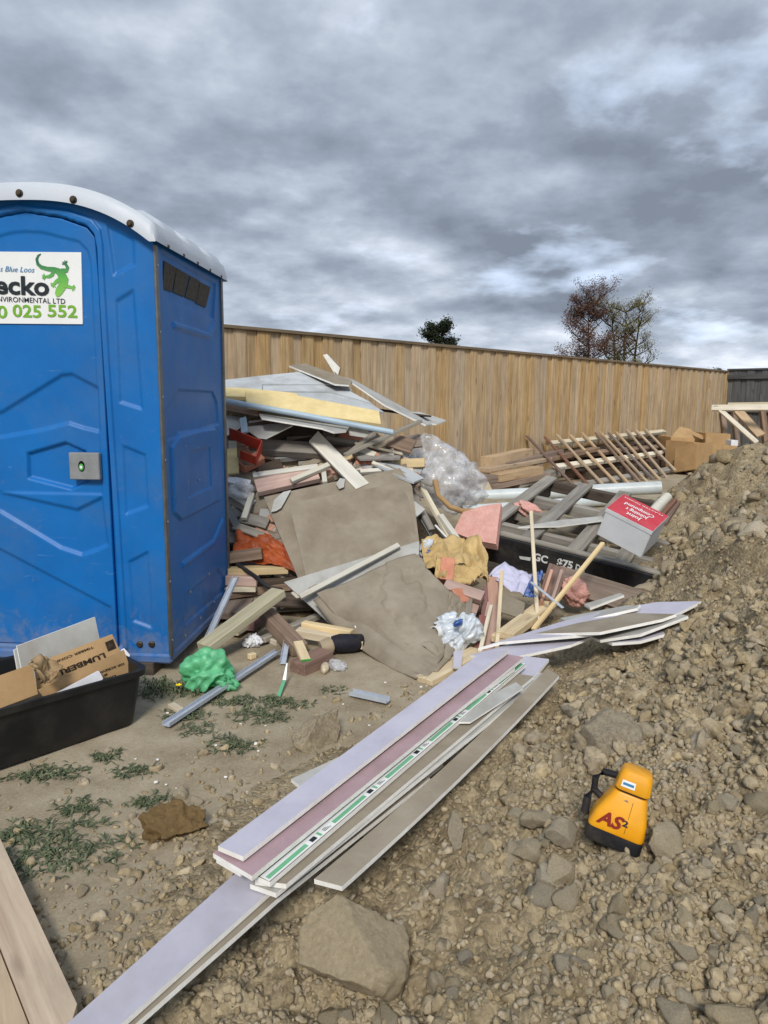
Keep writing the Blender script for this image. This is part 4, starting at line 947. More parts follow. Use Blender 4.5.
pboard('cladding_board','grey board sloping right down toward the plastic bundle','board',[(372,462),(395,460),(424,478),(414,482),(400,477)],(W(372,462,5.25),W(424,478,5.2),W(395,460,5.5)),.015,WB)
beam('batten',W(385,465,5.25),W(432,486,5.15),.03,.02,'grey_timber','thin grey lath along the foot of the sloping board')
for P,Q,l in ((F(355,448,.05),F(375,456,.05),'white painted offcut right of the leaning board'),(F(386,477,.06),F(396,488,.06),'small white offcut at the upper corner of the brown sheet')): beam('timber_offcut',P,Q,.06,.03,'cream_paint',l,up=PFN)
for P,Q,l in ((F(240,467,.06),F(262,457,.05),'broken pink brick lying under the red tray'),(F(340,436,.0),F(362,441,.0),'reddish brick piece below the blue pipe'),(F(355,462,.02),F(380,460,.02),'pink brick half hidden right of the leaning board')): beam('brick_piece',P,Q,.10,.07,'brick_pink',l,'brick',up=PFN,bev=.008)
pb('white_card','bright white card wedged beside the toilet','card',[(222,478),(236,477),(251,480),(249,486),(228,482)],.1,.004,('white_paper','white_paper'))
for k,(P,Q,l,m,w) in enumerate([(F(228,490,.06),F(252,505,.04),'grey lettered board end beside the toilet','paper_grey',.09),(F(226,500,.04),F(250,512,.03),'grey slat under the lettered board end','grey_timber',.05),
    (F(240,518,.05),F(268,524,.05),'split grey plank end near the orange sheet','grey_timber',.09),(F(234,526,.08),F(272,540,.07),'weathered driftwood-like slat above the orange sheet','grey_timber',.06),(F(226,505,.08),F(238,528,.08),'bent grey metal strip beside the toilet','steel_grey',.05)]):
    beam('slat',P,Q,w,.018,m,l,'timber',up=PFN,warp=.01)
blob('plastic_wrap','small crumple of clear wrap beside the toilet','plastic wrap',F(242,492,.08),(Vector((.09,0,0)),Vector((0,.06,0)),Vector((0,0,.06))),'clear_film',.5,1.5,61,4,oct_=2)
coons('orange_sheet','crumpled orange plastic sheet low in the pile beside the toilet','tarpaulin',[F(236,534,.06),F(255,530,.06),F(272,540,.06),F(290,552,.04)],[F(232,556,.09),F(250,563,.08),F(272,566,.08),F(299,577,.05)],'orange_plastic',.004,36,24,.035,4,8)
# stacked timbers at the foot beside the toilet
for P,Q,w,t,m,l in ((F(226,558,.12),F(262,553,.12),.10,.06,'brown_timber','brown block sitting on the orange sheet'),(F(228,571,.09),F(288,569,.05),.10,.045,'pine','pale pine plank low beside the toilet, uppermost of its stack'),
    (F(227,579,.08),F(258,580,.08),.10,.06,'pink_timber','short pinkish timber under the pale pine plank'),(F(227,588,.06),F(257,588,.06),.10,.03,'pine_pale','thin pale timber in the low stack beside the toilet'),
    (F(226,594,.02),F(290,585,.0),.10,.05,'brown_timber','brown timber at the bottom of the low stack'),(F(258,583,.02),F(300,580,.0),.12,.05,'dark_timber','dark timber reaching under the brown sheets')):
    beam('timber_offcut',P,Q,w,t,m,l)
tube('black_hose',[W(226,550,4.6),W(240,566,4.48),W(256,577,4.38),W(268,587,4.3),W(282,590,4.28)],.013,'rubber_dark','dark hose slanting down the low timber stack','hose')
# big brown plasterboard sheets
pb('plasterboard_sheet','lower of the two big brown plasterboard sheets, its left border showing','plasterboard',[(264,497),(300,489),(400,468),(412,486),(420,548),(300,582)],.13,.013,PB)
pb('plasterboard_sheet','big brown plasterboard sheet lying on top in the middle of the pile','plasterboard',[(289,503),(399,483),(408,497),(419,548),(306,577)],.235,.016,PB)
pb('torn_paper','torn flap of brown facing paper at the sheet corner','paper',[(271,512),(274,500),(283,492),(291,490),(284,503),(281,508),(276,511)],.155,.004,('paper_grey','paper_brown'))
pb('torn_paper','small torn flap of facing paper on the upper sheet edge','paper',[(336,484),(340,478),(345,479),(344,487),(339,489)],.155,.004,('paper_grey','paper_brown'))
pboard('plasterboard_sheet','pale grey plasterboard with pointed corner below the big brown sheet','plasterboard',[(284,582),(419,541),(419,562),(352,631),(338,631)],(F(284,582,.29),F(419,541,.275),F(345,630,.16)),.013,WP)
beam('batten',F(300,597,.315),F(399,545,.305),.035,.02,'cream_paint','cream batten lying across the pale pointed plasterboard',up=PFN)
pb('torn_paper','dark torn patch of paper on the pale plasterboard','paper',[(308,588),(316,584),(325,583),(320,588),(311,592)],.295,.004,('paper_brown','paper_brown'))
# large curled brown sheet
T1=[F(317,595,.31),F(345,584,.335),F(375,571,.335),F(400,560,.32),F(418,556,.30)]
T2=[G(360,634,.08),G(385,632,.13),G(410,624,.17),G(430,606,.21),G(442,586,.28)]
T3=[G(425,674,.015),G(438,672,.03),G(452,656,.05),G(462,632,.08),G(468,606,.15)]
def rails3(a,b_,c_,nu=40,nv=36,amp=.02,seed=4):
    V=[]
    def rs(p,s): s*=len(p)-1; k=min(int(s),len(p)-2); return p[k].lerp(p[k+1],s-k)
    for j in range(nv):
        for i in range(nu):
            u=i/(nu-1); t=j/(nv-1); A,B,C=rs(a,u),rs(b_,u),rs(c_,u); p=A*(1-t)*(1-2*t)+B*4*t*(1-t)+C*t*(2*t-1)
            n1_=float(fbm(np.array([u*4]),np.array([t*4]),4,seed)[0]); st_=float(sst(.02,.04,np.array([fbm(np.array([u*3.3+5]),np.array([t*5]),3,seed+3)[0]]))[0])
            p=p+Vector((0,-.4,.9))*(amp*n1_*2+.012*st_*(1 if u>.4 else .15)); V.append(p)
    return V,[(j*nu+i,j*nu+i+1,(j+1)*nu+i+1,(j+1)*nu+i) for j in range(nv-1) for i in range(nu-1)]
V,Fc=rails3(T1,T2,T3,96,84,.007); o=meshobj('plasterboard_sheet',V,Fc,'paper_brown',smooth=True); md=o.modifiers.new('solid','SOLIDIFY'); md.thickness=.013; md.offset=-1
tag(o,'large sagging brown plasterboard sheet with peeling paper at the pile foot','plasterboard')
V,Fc=rails3([p+Vector((-.02,-.01,-.035)) for p in T1],[p+Vector((-.03,-.03,-.045)) for p in T2],[p+Vector((-.05,-.05,-.005)) for p in T3],30,24,.01,9); o=meshobj('plasterboard_sheet',V,Fc,'paper_brown',smooth=True); md=o.modifiers.new('solid','SOLIDIFY'); md.thickness=.012; md.offset=-1
tag(o,'second sagging brown sheet just under the peeling one, edge showing','plasterboard')
tube('bent_wire',[G(355,626,.12),G(360,636,.08),G(368,638,.07)],.004,'vinyl_white','bent white wire under the left edge of the sagging sheet','wire',n=8)
# ================================================================== black pallet frame
PA=W(483,531,5.55); PBk=W(650,573,4.95); PC=W(577,483,7.0)
pe1=(PBk-PA); PLn=pe1.length; pe1.normalize(); pe2=(PC-PA); pe2=(pe2-pe1*pe2.dot(pe1)); PDp=pe2.length; pe2.normalize(); pe3=pe1.cross(pe2); pe3=pe3 if pe3.z>0 else -pe3
pal=empty('pallet',PA-pe3*.25); tag(pal,'heavy weathered pallet frame with black front board lying among the rubbish','pallet')
def PL(u,v,h): return PA+pe1*(PLn*u)+pe2*(PDp*v)+pe3*h
PLX=1.12
beam('front_board',PL(-.02,-.02,-.10),PL(PLX,-.02,-.10),.22,.045,'black_paint',parent=pal,up=-pe2)
beam('rim_slat',PL(-.02,.005,.014),PL(PLX,.005,.014),.07,.02,'grey_timber',parent=pal,up=pe3)
for u in (-.01,.27,.56,.83,1.1): beam('deck_slat',PL(u,-.01,.0),PL(u,1.0,.0),.115,.03,'grey_timber',parent=pal,up=pe3)
for v in (.18,.42,.66,.98): beam('bearer',PL(-.02,v,-.07),PL(PLX,v,-.07),.07,.10,'grey_timber' if v<.9 else 'dark_timber',parent=pal,up=pe3)
for u in (-.01,1.1): beam('side_board',PL(u,0,-.1),PL(u,1,-.1),.18,.035,'dark_timber',parent=pal,up=pe1)
for v in (.3,.54,.82): beam('under_slat',PL(0,v,-.17),PL(1.1,v,-.17),.14,.02,'brown_timber',parent=pal,up=pe3)
fo=-pe2
def onfb(px,py): return onplane(px,py,PL(0,-.02,0)-pe2*.026,fo)
for body,(x0,y0),(x1,y1),s in (('GC',(533,559.5),(547,563.5),.07),('$75',(556.5,565),(572,569),.07),('DK',(575,569),(585,572),.05)):
    a,b_=onfb(x0,y0),onfb(x1,y1); text('stencil_lettering',body,s*1.15,a,b_-a,pe3,'ink_white',pal,.003,width=(b_-a).length)
meshobj('paint_scrape',[onfb(519,556),onfb(531,557.5),onfb(530,561),onfb(520,559)],[(0,1,2,3)],'ink_white',pal)
# ================================================================== PVC pipes behind it
tube('drain_pipe',[W(466,497,8.6),W(661,487.5,8.2)],.075,'pvc','long white drain pipe lying behind the black pallet','pipe',hollow=True,n=22)
tube('drain_pipe',[W(462,511,7.6),W(612,500,8.0)],.06,'pvc','white drain pipe partly under the pallet slats, nearer one','pipe',hollow=True,n=22)
tube('drain_pipe',[W(470,531,6.6),W(520,513,7.1)],.065,'pale_blue_pipe','short bluish pipe end beside the pink wool slab','pipe',hollow=True,n=22)
# ================================================================== timber stack and slatted rack against the fence
def A3(px,py,z): return G(px,py,z)
for (x0,y0,D0),(x1,y1,D1),w,t,m,l in (((486,463,9.3),(528,454,10.1),.16,.16,'formwork','pale squared timber on top of the stack by the fence'),((480,482,8.9),(503,480,9.2),.22,.17,'brown_timber','thick brown timber end low in the stack by the fence'),
    ((483,470,9.1),(546,459,10.2),.2,.05,'formwork','long plank in the middle of the stack by the fence'),((495,478,9.0),(538,470,9.6),.18,.10,'formwork','short pale timber below the long plank by the fence'),
    ((488,487,8.9),(545,475,9.6),.2,.06,'brown_timber','weathered plank at the bottom of the stack by the fence'),((515,485,9.2),(560,470,10.0),.16,.08,'grey_timber','grey plank sloping under the rack'),((530,463,9.9),(596,449,11.2),.14,.06,'brown_timber','brown rail timber running behind the rack'),((505,466,9.5),(560,452,10.6),.12,.08,'brown_timber','brown squared timber behind the stack front')):
    beam('stacked_timber',W(x0,y0,D0),W(x1,y1,D1),w,t,m,l,group='timbers stacked by the fence')
beam('timber_wedge',W(482,490,8.8),W(490,486,8.8),.12,.12,'pine','small pale timber wedge in front of the stack')
# the rack: three rails lying on posts, thin slats leaning on them
rk=empty('slatted_rack',G(600,488,.18)); tag(rk,'leaning rack of thin pale slats nailed to rails, in front of the fence','rack')
RA,RB,RC=W(545,446,10.6),W(668,437,13.4),W(600,487,9.6)
rn=(RB-RA).cross(RC-RA).normalized(); rn=rn if rn.dot(CP-RA)>0 else -rn
def onr(px,py,o_=0.0): return onplane(px,py,RA+rn*o_,rn)
for q0,q1,m in (((548,444),(664,431.5),'pine_pale'),((556,467),(678,451),'pine_pale'),((575,486),(690,466),'grey_timber'),((540,458),(690,444),'brown_timber')):
    beam('rail',onr(*q0,-.05),onr(*q1,-.05),.10,.05,m,parent=rk,up=rn)
for i,(x0,y0,x1,y1,m) in enumerate([(527,436,575,487,'rust_batten'),(545,437,590,487,'rust_batten'),(557,435,605,487,'formwork'),(570,435,618,485,'formwork'),(582,433,630,485,'formwork'),(596,433,641,483,'brown_timber'),(600,432,648,483,'formwork'),(609,433,654,480,'brown_timber'),(616,432,660,480,'formwork'),(627,430,667,478,'formwork'),(636,430,675,470,'formwork'),(645,429,682,467,'formwork')]):
    beam('slat',onr(x0,y0,.02),onr(x1,y1,.02),.05,.025,m,parent=rk,up=rn)
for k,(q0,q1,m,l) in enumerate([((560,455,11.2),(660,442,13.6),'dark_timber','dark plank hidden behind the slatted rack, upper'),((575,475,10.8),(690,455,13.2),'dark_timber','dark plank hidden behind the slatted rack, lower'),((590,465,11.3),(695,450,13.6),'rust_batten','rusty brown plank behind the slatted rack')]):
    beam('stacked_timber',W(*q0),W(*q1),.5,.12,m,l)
beam('red_plank',W(668,447,12.6),W(686,470,11.6),.16,.03,'red_timber','reddish plank leaning at the right end of the rack',up=fn)
# ================================================================== cardboard cartons by the corner
def carton(label,pix_tl,pix_tr,hpx,D0,D1,dep,flaps=()):
    a=W(pix_tl[0],pix_tl[1],D0); b_=W(pix_tr[0],pix_tr[1],D1); c_=W(pix_tl[0],pix_tl[1]+hpx,D0); ex=b_-a; ez=Vector((0,0,(c_-a).z)); pr=Vector((-ex.y,ex.x,0)).normalized(); pr=pr if pr.y>0 else -pr
    e=empty('carton',c_); tag(e,label,'box'); box3('body',None,None,a+ez,ex,pr*dep,-ez,'cardboard',parent=e,bev=.01)
    for q in flaps: board('flap',None,None,[W(*p) for p in q],.01,('cardboard','kraft'),parent=e)
    return e
carton('open brown carton with raised flap beside the slatted rack',(671,437),(695,438),22,12.4,12.4,.6,[[(671,437,12.45),(680,426,12.8),(690,432,12.8),(694,438,12.45)],[(680,426,12.8),(705,436,13.2),(702,440,13.0),(690,433,12.8)]])
carton('low brown carton in front of the open one, half behind soil',(675,447),(697,443),26,11.6,11.3,.5)
carton('wide brown carton at the right, partly behind the soil heap',(694,442),(738,446),30,11.6,12.0,.6)
carton('pale carton standing behind the wide carton',(706,433),(731,434),20,13.0,13.0,.5)
box3('polystyrene_block','small white block on the right end of the cartons','packaging',W(731,446,12.6),Vector((.12,0,0)),Vector((0,.2,0)),Vector((0,0,.1)),'white_paper')
# ================================================================== trestle with bracing in the far corner
tr=empty('timber_trestle',W(740,445,13.0)); tag(tr,'timber trestle frame with diagonal braces in the far right corner','trestle')
for p,q,w,t,m in (((712,408,13.2),(775,407.5,12.6),.10,.09,'pine_pale'),((728,405.5,13.9),(775,405,13.3),.10,.06,'pine_pale'),((720,410,13.1),(757,443,12.6),.08,.05,'pine_pale'),((738,411,13.4),(761,436,12.9),.16,.05,'formwork'),((722,411,13.6),(726,447,13.4),.09,.09,'brown_timber'),((762,409,13.2),(766,446,13.1),.09,.09,'brown_timber'),((734,411,13.9),(737,446,13.8),.09,.09,'brown_timber')):
    beam('rail' if abs(p[1]-q[1])<4 else ('brace' if abs(p[0]-q[0])>10 else 'leg'),W(*p),W(*q),w,t,m,parent=tr,up=(0,-1,.2))
# ================================================================== plastic bundle and the litter in the middle
blob('plastic_bundle','big bundle of crumpled clear plastic wrap right of the pile','plastic wrap',W(442,476,6.0),(Vector((.34,.05,-.08)),Vector((-.03,.24,0)),Vector((-.06,-.02,.30))),'clear_film',.3,1.5,71,5,crease=.9,oct_=2)
blob('plastic_bundle','pale packing wadded inside the clear plastic bundle','plastic wrap',W(442,478,6.02),(Vector((.26,.05,-.08)),Vector((-.03,.17,0)),Vector((-.05,-.02,.22))),'clear_film',.35,1.8,83,5,crease=1.,oct_=2)
blob('plastic_bundle','grey wrap trailing left from the plastic bundle onto the pile','plastic wrap',W(408,462,5.75),(Vector((.16,.05,-.05)),Vector((-.03,.12,0)),Vector((-.03,-.02,.10))),'clear_film',.4,2,75,4,crease=.8,oct_=2)
tube('cardboard_tube',[W(435,480,5.7),W(438,495,5.66),W(450,507,5.64),W(462,511,5.64),W(476,511,5.66)],.022,'cardboard','curved brown cardboard tube piece pressed against the plastic bundle','cardboard',n=8)
blob('red_plastic_scrap','small red plastic scrap under the plastic bundle','scrap',W(482,509,5.6),(Vector((.035,0,0)),Vector((0,.03,0)),Vector((0,0,.018))),'carton_red',.2,2,5,3)
beam('stake',W(415,475,5.3),W(455,548,4.9),.04,.03,'pine_pale','pale stake slanting down in front of the plastic bundle','stake')
beam('stake',W(440,515,5.05),W(464,549,4.85),.045,.03,'cream_paint','cream stick right of the slanting pale stake','stake')
beam('metal_strip',W(402,485,5.25),W(436,545,4.95),.03,.02,'steel_grey','grey metal strip left of the pale stake','metal strip')
beam('metal_strip',W(410,488,5.2),W(432,530,5.0),.05,.02,'grey_timber','weathered lath beside the grey metal strip','timber')
beam('white_rod',W(435,525,5.0),W(452,543,4.9),.012,.012,'vinyl_white','thin white rod near the yellow sack paper','rod')
pboard('insulation_slab','square pink insulation slab leaning on the pallet corner','insulation',[(463,512),(482,506),(501,503),(498,525),(496,544),(474,540),(453,532)],(W(463,512,5.5),W(501,503,5.45),W(480,542,5.2)),.07,('insulation','insulation'))
blob('insulation_chunk','torn pink insulation chunk lying on the pallet slats','insulation',W(530,511,6.2),(Vector((.13,.02,-.05)),Vector((0,.09,0)),Vector((0,0,.07))),'insulation',.35,2,33,4)
blob('insulation_chunk','pink insulation chunk below the pallet, beside the white sliver','insulation',W(574,591,4.5),(Vector((.085,.0,-.02)),Vector((0,.07,0)),Vector((0,0,.09))),'insulation',.35,2,37,4)
pboard('white_strip','tapered white plasterboard strip lying across the pallet slats','plasterboard',[(518,527),(560,520),(602,516),(604,520),(560,526)],(PL(.3,.2,.05),PL(.75,.3,.06),PL(.5,.6,.06)),.012,PGr)
coons('sack_paper','crumpled yellow-brown paper sack right of the brown sheets','paper sack',[W(420,545,4.75),W(440,538,4.85),W(462,543,4.85),W(474,548,4.8),W(486,566,4.6)],[W(424,566,4.45),W(440,572,4.4),W(458,566,4.42),W(472,580,4.4),W(487,588,4.35)],'sack_paper',.004,44,28,.06,3.6,14)
coons('sack_paper','lower fold of yellow sack paper with purple print','paper sack',[W(436,558,4.5),W(455,566,4.45),W(484,575,4.4)],[W(434,578,4.3),W(452,582,4.28),W(470,585,4.3)],'sack_paper',.004,30,18,.035,3.5,24)
blob('plastic_bag','blue and white plastic bag scrap left of the yellow sack','plastic bag',W(425,548,4.72),(Vector((.06,0,.03)),Vector((0,.06,0)),Vector((0,0,.05))),'white_film',.5,1.5,44,4,oct_=2)
blob('plastic_bag','blue printed plastic scrap at the sack edge','plastic bag',W(430,552,4.68),(Vector((.05,0,-.02)),Vector((0,.04,0)),Vector((0,0,.02))),'blue_print',.4,3,46,4)
for P,Q,w,t,m,l in ((W(446,582,4.3),W(448,560,4.4),.085,.07,'brick_pink','pink block standing in front of the yellow sack'),(W(445,585,4.25),W(483,598,4.15),.07,.05,'pink_timber','pinkish timber lying below the standing block'),
    (W(452,600,4.15),W(466,598,4.2),.10,.09,'brick_pink','squat pink block under the pinkish timber'),(W(478,595,4.3),W(471,614,4.1),.06,.04,'pink_timber','short pink offcut right of the squat block'),
    (W(470,592,4.2),W(467,618,4.05),.04,.03,'grey_timber','grey peg between the pink blocks'),(W(492,578,4.4),W(494,606,4.2),.07,.03,'pink_timber','pale pink board end below the blue printed paper'),
    (W(487,588,4.35),W(484,626,4.1),.05,.05,'red_timber','narrow reddish timber standing beside the pale stick'),(W(495,606,4.2),W(485,655,3.75),.10,.04,'pink_timber','broad reddish plank behind the white plastic bag'),
    (W(484,618,4.0),W(478,655,3.7),.06,.04,'red_timber','reddish plank behind the thin stick by the white bag'),
    (W(452,575,4.35),W(440,560,4.5),.05,.04,'brick_pink','small pink piece left of the standing block')):
    beam('timber_block',P,Q,w,t,m,l,up=(0,-.7,.7))
beam('stick',W(502,571,4.3),W(497,647,3.65),.022,.02,'pine','pale stick standing left of the printed paper','stick')
beam('stick',W(491,606,4.1),W(480,652,3.6),.022,.02,'pine_pale','thin pale stick leaning behind the white plastic bag','stick')
beam('stick',W(531,512,5.0),W(538,629,3.95),.024,.02,'pine','tall pale stick standing upright before the pallet','stick')
beam('sign_stake',W(603,543,4.4),W(533,630,3.85),.026,.02,'pine','long pale stake slanting from the red and white carton down left','stake')
beam('metal_strip',W(531,582,4.2),W(563,608,3.95),.02,.008,'aluminium','thin pale metal strip crossing the upright stick','metal strip')
coons('printed_paper','sheet of white and lavender paper crumpled before the pallet','paper',[W(488,576,4.5),W(505,563,4.6),W(520,571,4.55),W(536,576,4.5)],[W(496,582,4.35),W(506,588,4.3),W(518,594,4.25),W(526,598,4.25)],'lavender_paper',.002,26,18,.03,2.5,51)
coons('blue_packet','blue printed packet folded at the right end of the paper','packet',[W(534,572,4.48),W(540,580,4.42)],[W(523,598,4.22),W(533,602,4.2)],'blue_print',.006,14,14,.03,4,53)
board('cardboard_piece','grey-brown board under the lavender printed paper','cardboard',[G(500,592,.22),G(525,603,.2),G(522,618,.15),G(500,612,.15)],.01,('paper_brown','paper_brown'))
for P,Q,l in ((W(499,640,3.75),W(552,600,4.3),'pale pine plank slanting up behind the pale sticks'),(W(505,636,3.72),W(530,617,3.98),'shorter pale plank beside the slanting pine plank'),(W(424,682,3.35),W(478,652,3.7),'pale plank by the stack, pointing toward the white bag')):
    beam('timber_plank',P,Q,.10,.04,'pine',l)
# hardwood block with slot, stencilled plank, under the pallet
hb=empty('slotted_block',W(552,600,4.2)); tag(hb,'brown slotted wooden block standing below the black pallet board','block')
beam('block',W(546,604,4.25),W(556,570,4.5),.11,.09,'rust_batten',parent=hb,up=(0,-.7,.7)); 
for k in (-1,1): beam('cheek',W(546+5*k,603,4.15),W(556+5*k,572,4.4),.02,.05,'pink_timber',parent=hb,up=(0,-.7,.7))
beam('timber_plank',W(542,582,4.7),W(580,577,4.8),.10,.05,'brown_timber','brown plank wedged under the stencilled black board',up=(0,-.7,.7))
sp_=beam('stencilled_plank',W(556,578,4.7),W(650,607,4.35),.17,.06,'brown_timber','brown plank with green stencilled number below the pallet','timber',up=(0,-.8,.5))
se=sp_.matrix_world.copy(); a=se@Vector((.18,-.05,.034)); b_=se@Vector((.30,-.05,.034)); q=bpy.data.objects.new('tmp',None)
sp_dummy=empty('tmp_frame'); tx_=text('stencil_lettering','24',.10,a,se.to_3x3()@Vector((1,0,0)),se.to_3x3()@Vector((0,1,0)),'stencil_green',sp_dummy,.002)
tx_.parent=sp_; tx_.matrix_basis=sp_.matrix_world.inverted()@tx_.matrix_basis; bpy.data.objects.remove(sp_dummy); bpy.data.objects.remove(q)
# white plastic bag with lid and strip
wb_=blob('plastic_bag','crumpled white plastic bag with blue print by the pink blocks','plastic bag',W(463,634,3.72),(Vector((.10,.02,0)),Vector((0,.09,.02)),Vector((.01,-.02,.10))),'white_film',.5,1.2,64,5,crease=.9,oct_=2)
blob('plastic_bag','flattened white end of a plastic bag, left of blue print','plastic bag',W(448,621,3.8),(Vector((.07,.02,.01)),Vector((0,.06,.02)),Vector((.01,-.02,.035))),'white_film',.5,1.3,66,4,crease=.9,oct_=2)
blob('blue_print',None,None,W(458,623,3.64),(Vector((.025,.0,.012)),Vector((0,.012,.0)),Vector((0,.0,.016))),'blue_print',.4,1.6,68,3,parent=wb_)
tube('paper_cup',[W(434,633,3.72),W(446,630,3.78)],.035,'cup_white','white paper cup lying beside the white plastic bag','cup',radii=[.036,.030],n=20,hollow=True)
board('lavender_tab','small upright lavender plasterboard tab below the white bag','plasterboard',[W(454,651,3.5),W(463,650,3.52),W(461,668,3.42),W(453,668,3.42)],.012,PW)
# ================================================================== red and white carton (printed upside down)
def camvec(p,q,z,u,v,k):      # picture offset plus depth (in pixels) -> world vector
    x,y=p+u/FPX*z,q+v/FPX*z; c,s_=math.cos(PITCH),math.sin(PITCH); return (Vector((1,0,0))*x-Vector((0,s_,c))*y+Vector((0,c,-s_))*z)*k
ca=W(607,508,4.5); ck_=4.55/FPX; cb_=ca+camvec(45,22.5,-23.10,246,8,ck_); cc=ca+camvec(-11,27,18.90,246,8,ck_)
e1=cb_-ca; w1=e1.length; e1.normalize(); e2=(cc-ca); e2=e2-e1*e2.dot(e1); h1=e2.length; e2.normalize(); e3=e1.cross(e2); e3=e3 if e3.y>0 else -e3
cr=empty('product_carton',ca+e2*h1); tag(cr,'white carton with red printed lid lying tilted on the pallet','box')
dpt=0.255
box3('body',None,None,ca+e2*.012,e1*w1,e2*(h1-.012),e3*dpt,'carton_white',parent=cr,bev=.004)
box3('lid',None,None,ca-e1*.003-e3*.003,e1*(w1+.006),e2*.028,e3*(dpt+.006),['carton_white','carton_red'],[0,0,1,0,0,0],parent=cr,bev=.001)
lidn=-e2; o3=ca-e2*.003
for k,(body,sz,wd_) in enumerate((('Joint',.05,.10),('Jointing t',.05,.15),('Compound',.05,.2))):
    base=o3+e1*(w1*.5+wd_*.5)+e3*(.065+.052*k)+Vector((0,0,0))
    text('lettering',body,sz,base-e2*.001,-e1,-e3,'vinyl_white',cr,.0008,width=wd_)
text('lettering','PLASTER FINISH',.014,o3+e1*(w1*.93)+e3*(.225)-e2*.001,-e1,-e3,'vinyl_white',cr,.0002,width=w1*.85)
tube('round_post',[W(648,517,4.9),W(667,497,5.3)],.035,'cream_paint','pale round post end poking out behind the red carton','post')
for k,(p,q,l) in enumerate((((658,520,4.95),(675,500,5.3),'brown stake beside the pale round post'),((664,524,4.95),(678,503,5.3),'second brown stake right of the round post'))): beam('stake',W(*p),W(*q),.035,.03,'rust_batten',l,'stake')
# ================================================================== yellow laser level
lb=H(612,836,.0); lv=empty('laser_level',lb); tag(lv,'yellow laser level with dark base standing on the soil heap','laser level')
LM=Matrix.Translation(lb+Vector((0,0,-.012))) @ Matrix.Rotation(R(15),4,'Y') @ Matrix.Rotation(R(-6),4,'X') @ Matrix.Rotation(R(-22),4,'Z') @ Matrix.Diagonal((.81,.86,1.0,1))
def lring(z,wx,wy,cx_=0,cy_=0,r=.018,n=5):
    pts=[]
    for sx,sy,a0 in ((1,1,0),(-1,1,90),(-1,-1,180),(1,-1,270)):
        for k in range(n): a=R(a0+90*k/(n-1)); pts.append(LM@Vector((cx_+sx*(wx-r)+r*math.cos(a),cy_+sy*(wy-r)+r*math.sin(a),z)))
    return pts
def lloft(name,rings,mat,par=lv):
    V=[];Fc=[];n=20
    for q in rings: V+=lring(*q)
    for i in range(len(rings)-1):
        for k in range(n): Fc.append((i*n+k,i*n+(k+1)%n,(i+1)*n+(k+1)%n,(i+1)*n+k))
    Fc.append(tuple(range(n))[::-1]); Fc.append(tuple((len(rings)-1)*n+k for k in range(n)))
    o=meshobj(name,V,Fc,mat,par,smooth=True); fixnormals(o); autosm(o,38); return o
lloft('base',[(0,.078,.056),(.006,.082,.060),(.034,.082,.060)],'rubber_dark')
lloft('housing',[(.034,.080,.058),(.040,.082,.060),(.075,.074,.056,.004,.0),(.128,.050,.046,.012,0),(.133,.047,.044,.013,0)],'laser_yellow')
lloft('neck',[(.133,.042,.038,.014,0),(.140,.042,.038,.014,0)],'rubber_dark')
lloft('head',[(.139,.050,.046,.014,0),(.143,.052,.048,.014,0),(.172,.047,.044,.015,0),(.186,.042,.040,.016,0),(.190,.036,.034,.016,0)],'laser_yellow')
def lq(name,pts,mat,par=lv): return meshobj(name,[LM@Vector(p) for p in pts],[tuple(range(len(pts)))],mat,par)
def fy(z): return -np.interp(z,[.04,.075,.128,.143,.172,.186],[.060,.056,.046,.048,.044,.040])-.0012
lq('label',[(-.022,fy(.149),.149),(.018,fy(.149),.149),(.017,fy(.165),.165),(-.021,fy(.165),.165)],'vinyl_white')
lq('label_print',[(-.018,fy(.154)-.001,.154),(.014,fy(.154)-.001,.154),(.0135,fy(.160)-.001,.160),(-.0175,fy(.160)-.001,.160)],'ink_blue')
exl=(LM.to_3x3()@Vector((1,0,0))); eyl=(LM.to_3x3()@Vector((0,.12,1))).normalized()
text('lettering','AS',.042,LM@Vector((-.058,fy(.050)-.0012,.050)),exl,eyl,'decal_red',lv,.0016,shear=.25,width=.062)
text('lettering','2',.020,LM@Vector((.010,fy(.062)-.0012,.062)),exl,eyl,'ink_dark',lv,.0006,width=.014)
lq('seam',[(.022,fy(.045),.045),(.0232,fy(.045),.045),(.0245,fy(.12),.12),(.0233,fy(.12),.12)],'rubber_dark')
lq('emblem',[(-.004,fy(.117),.117),(.012,fy(.117),.117),(.006,fy(.121),.121)],'steel_grey')
lq('window',[(.0668,-.03,.095),(.0668,.0,.095),(.058,.002,.124),(.058,-.028,.124)],'dark_void')
lq('side_label',[(.0715,-.03,.078),(.0715,.0,.078),(.0672,.0,.093),(.0672,-.03,.093)],'vinyl_white')
tube('handle',[LM@Vector(p) for p in ((-.062,.03,.085),(-.088,.035,.095),(-.094,.035,.125),(-.075,.033,.146),(-.03,.03,.150))],.009,'rubber_dark',parent=lv,n=10)
tube('handle_strap',[LM@Vector(p) for p in ((-.088,.035,.10),(-.10,.035,.07),(-.095,.03,.03))],.010,'rubber_dark',parent=lv,n=10)
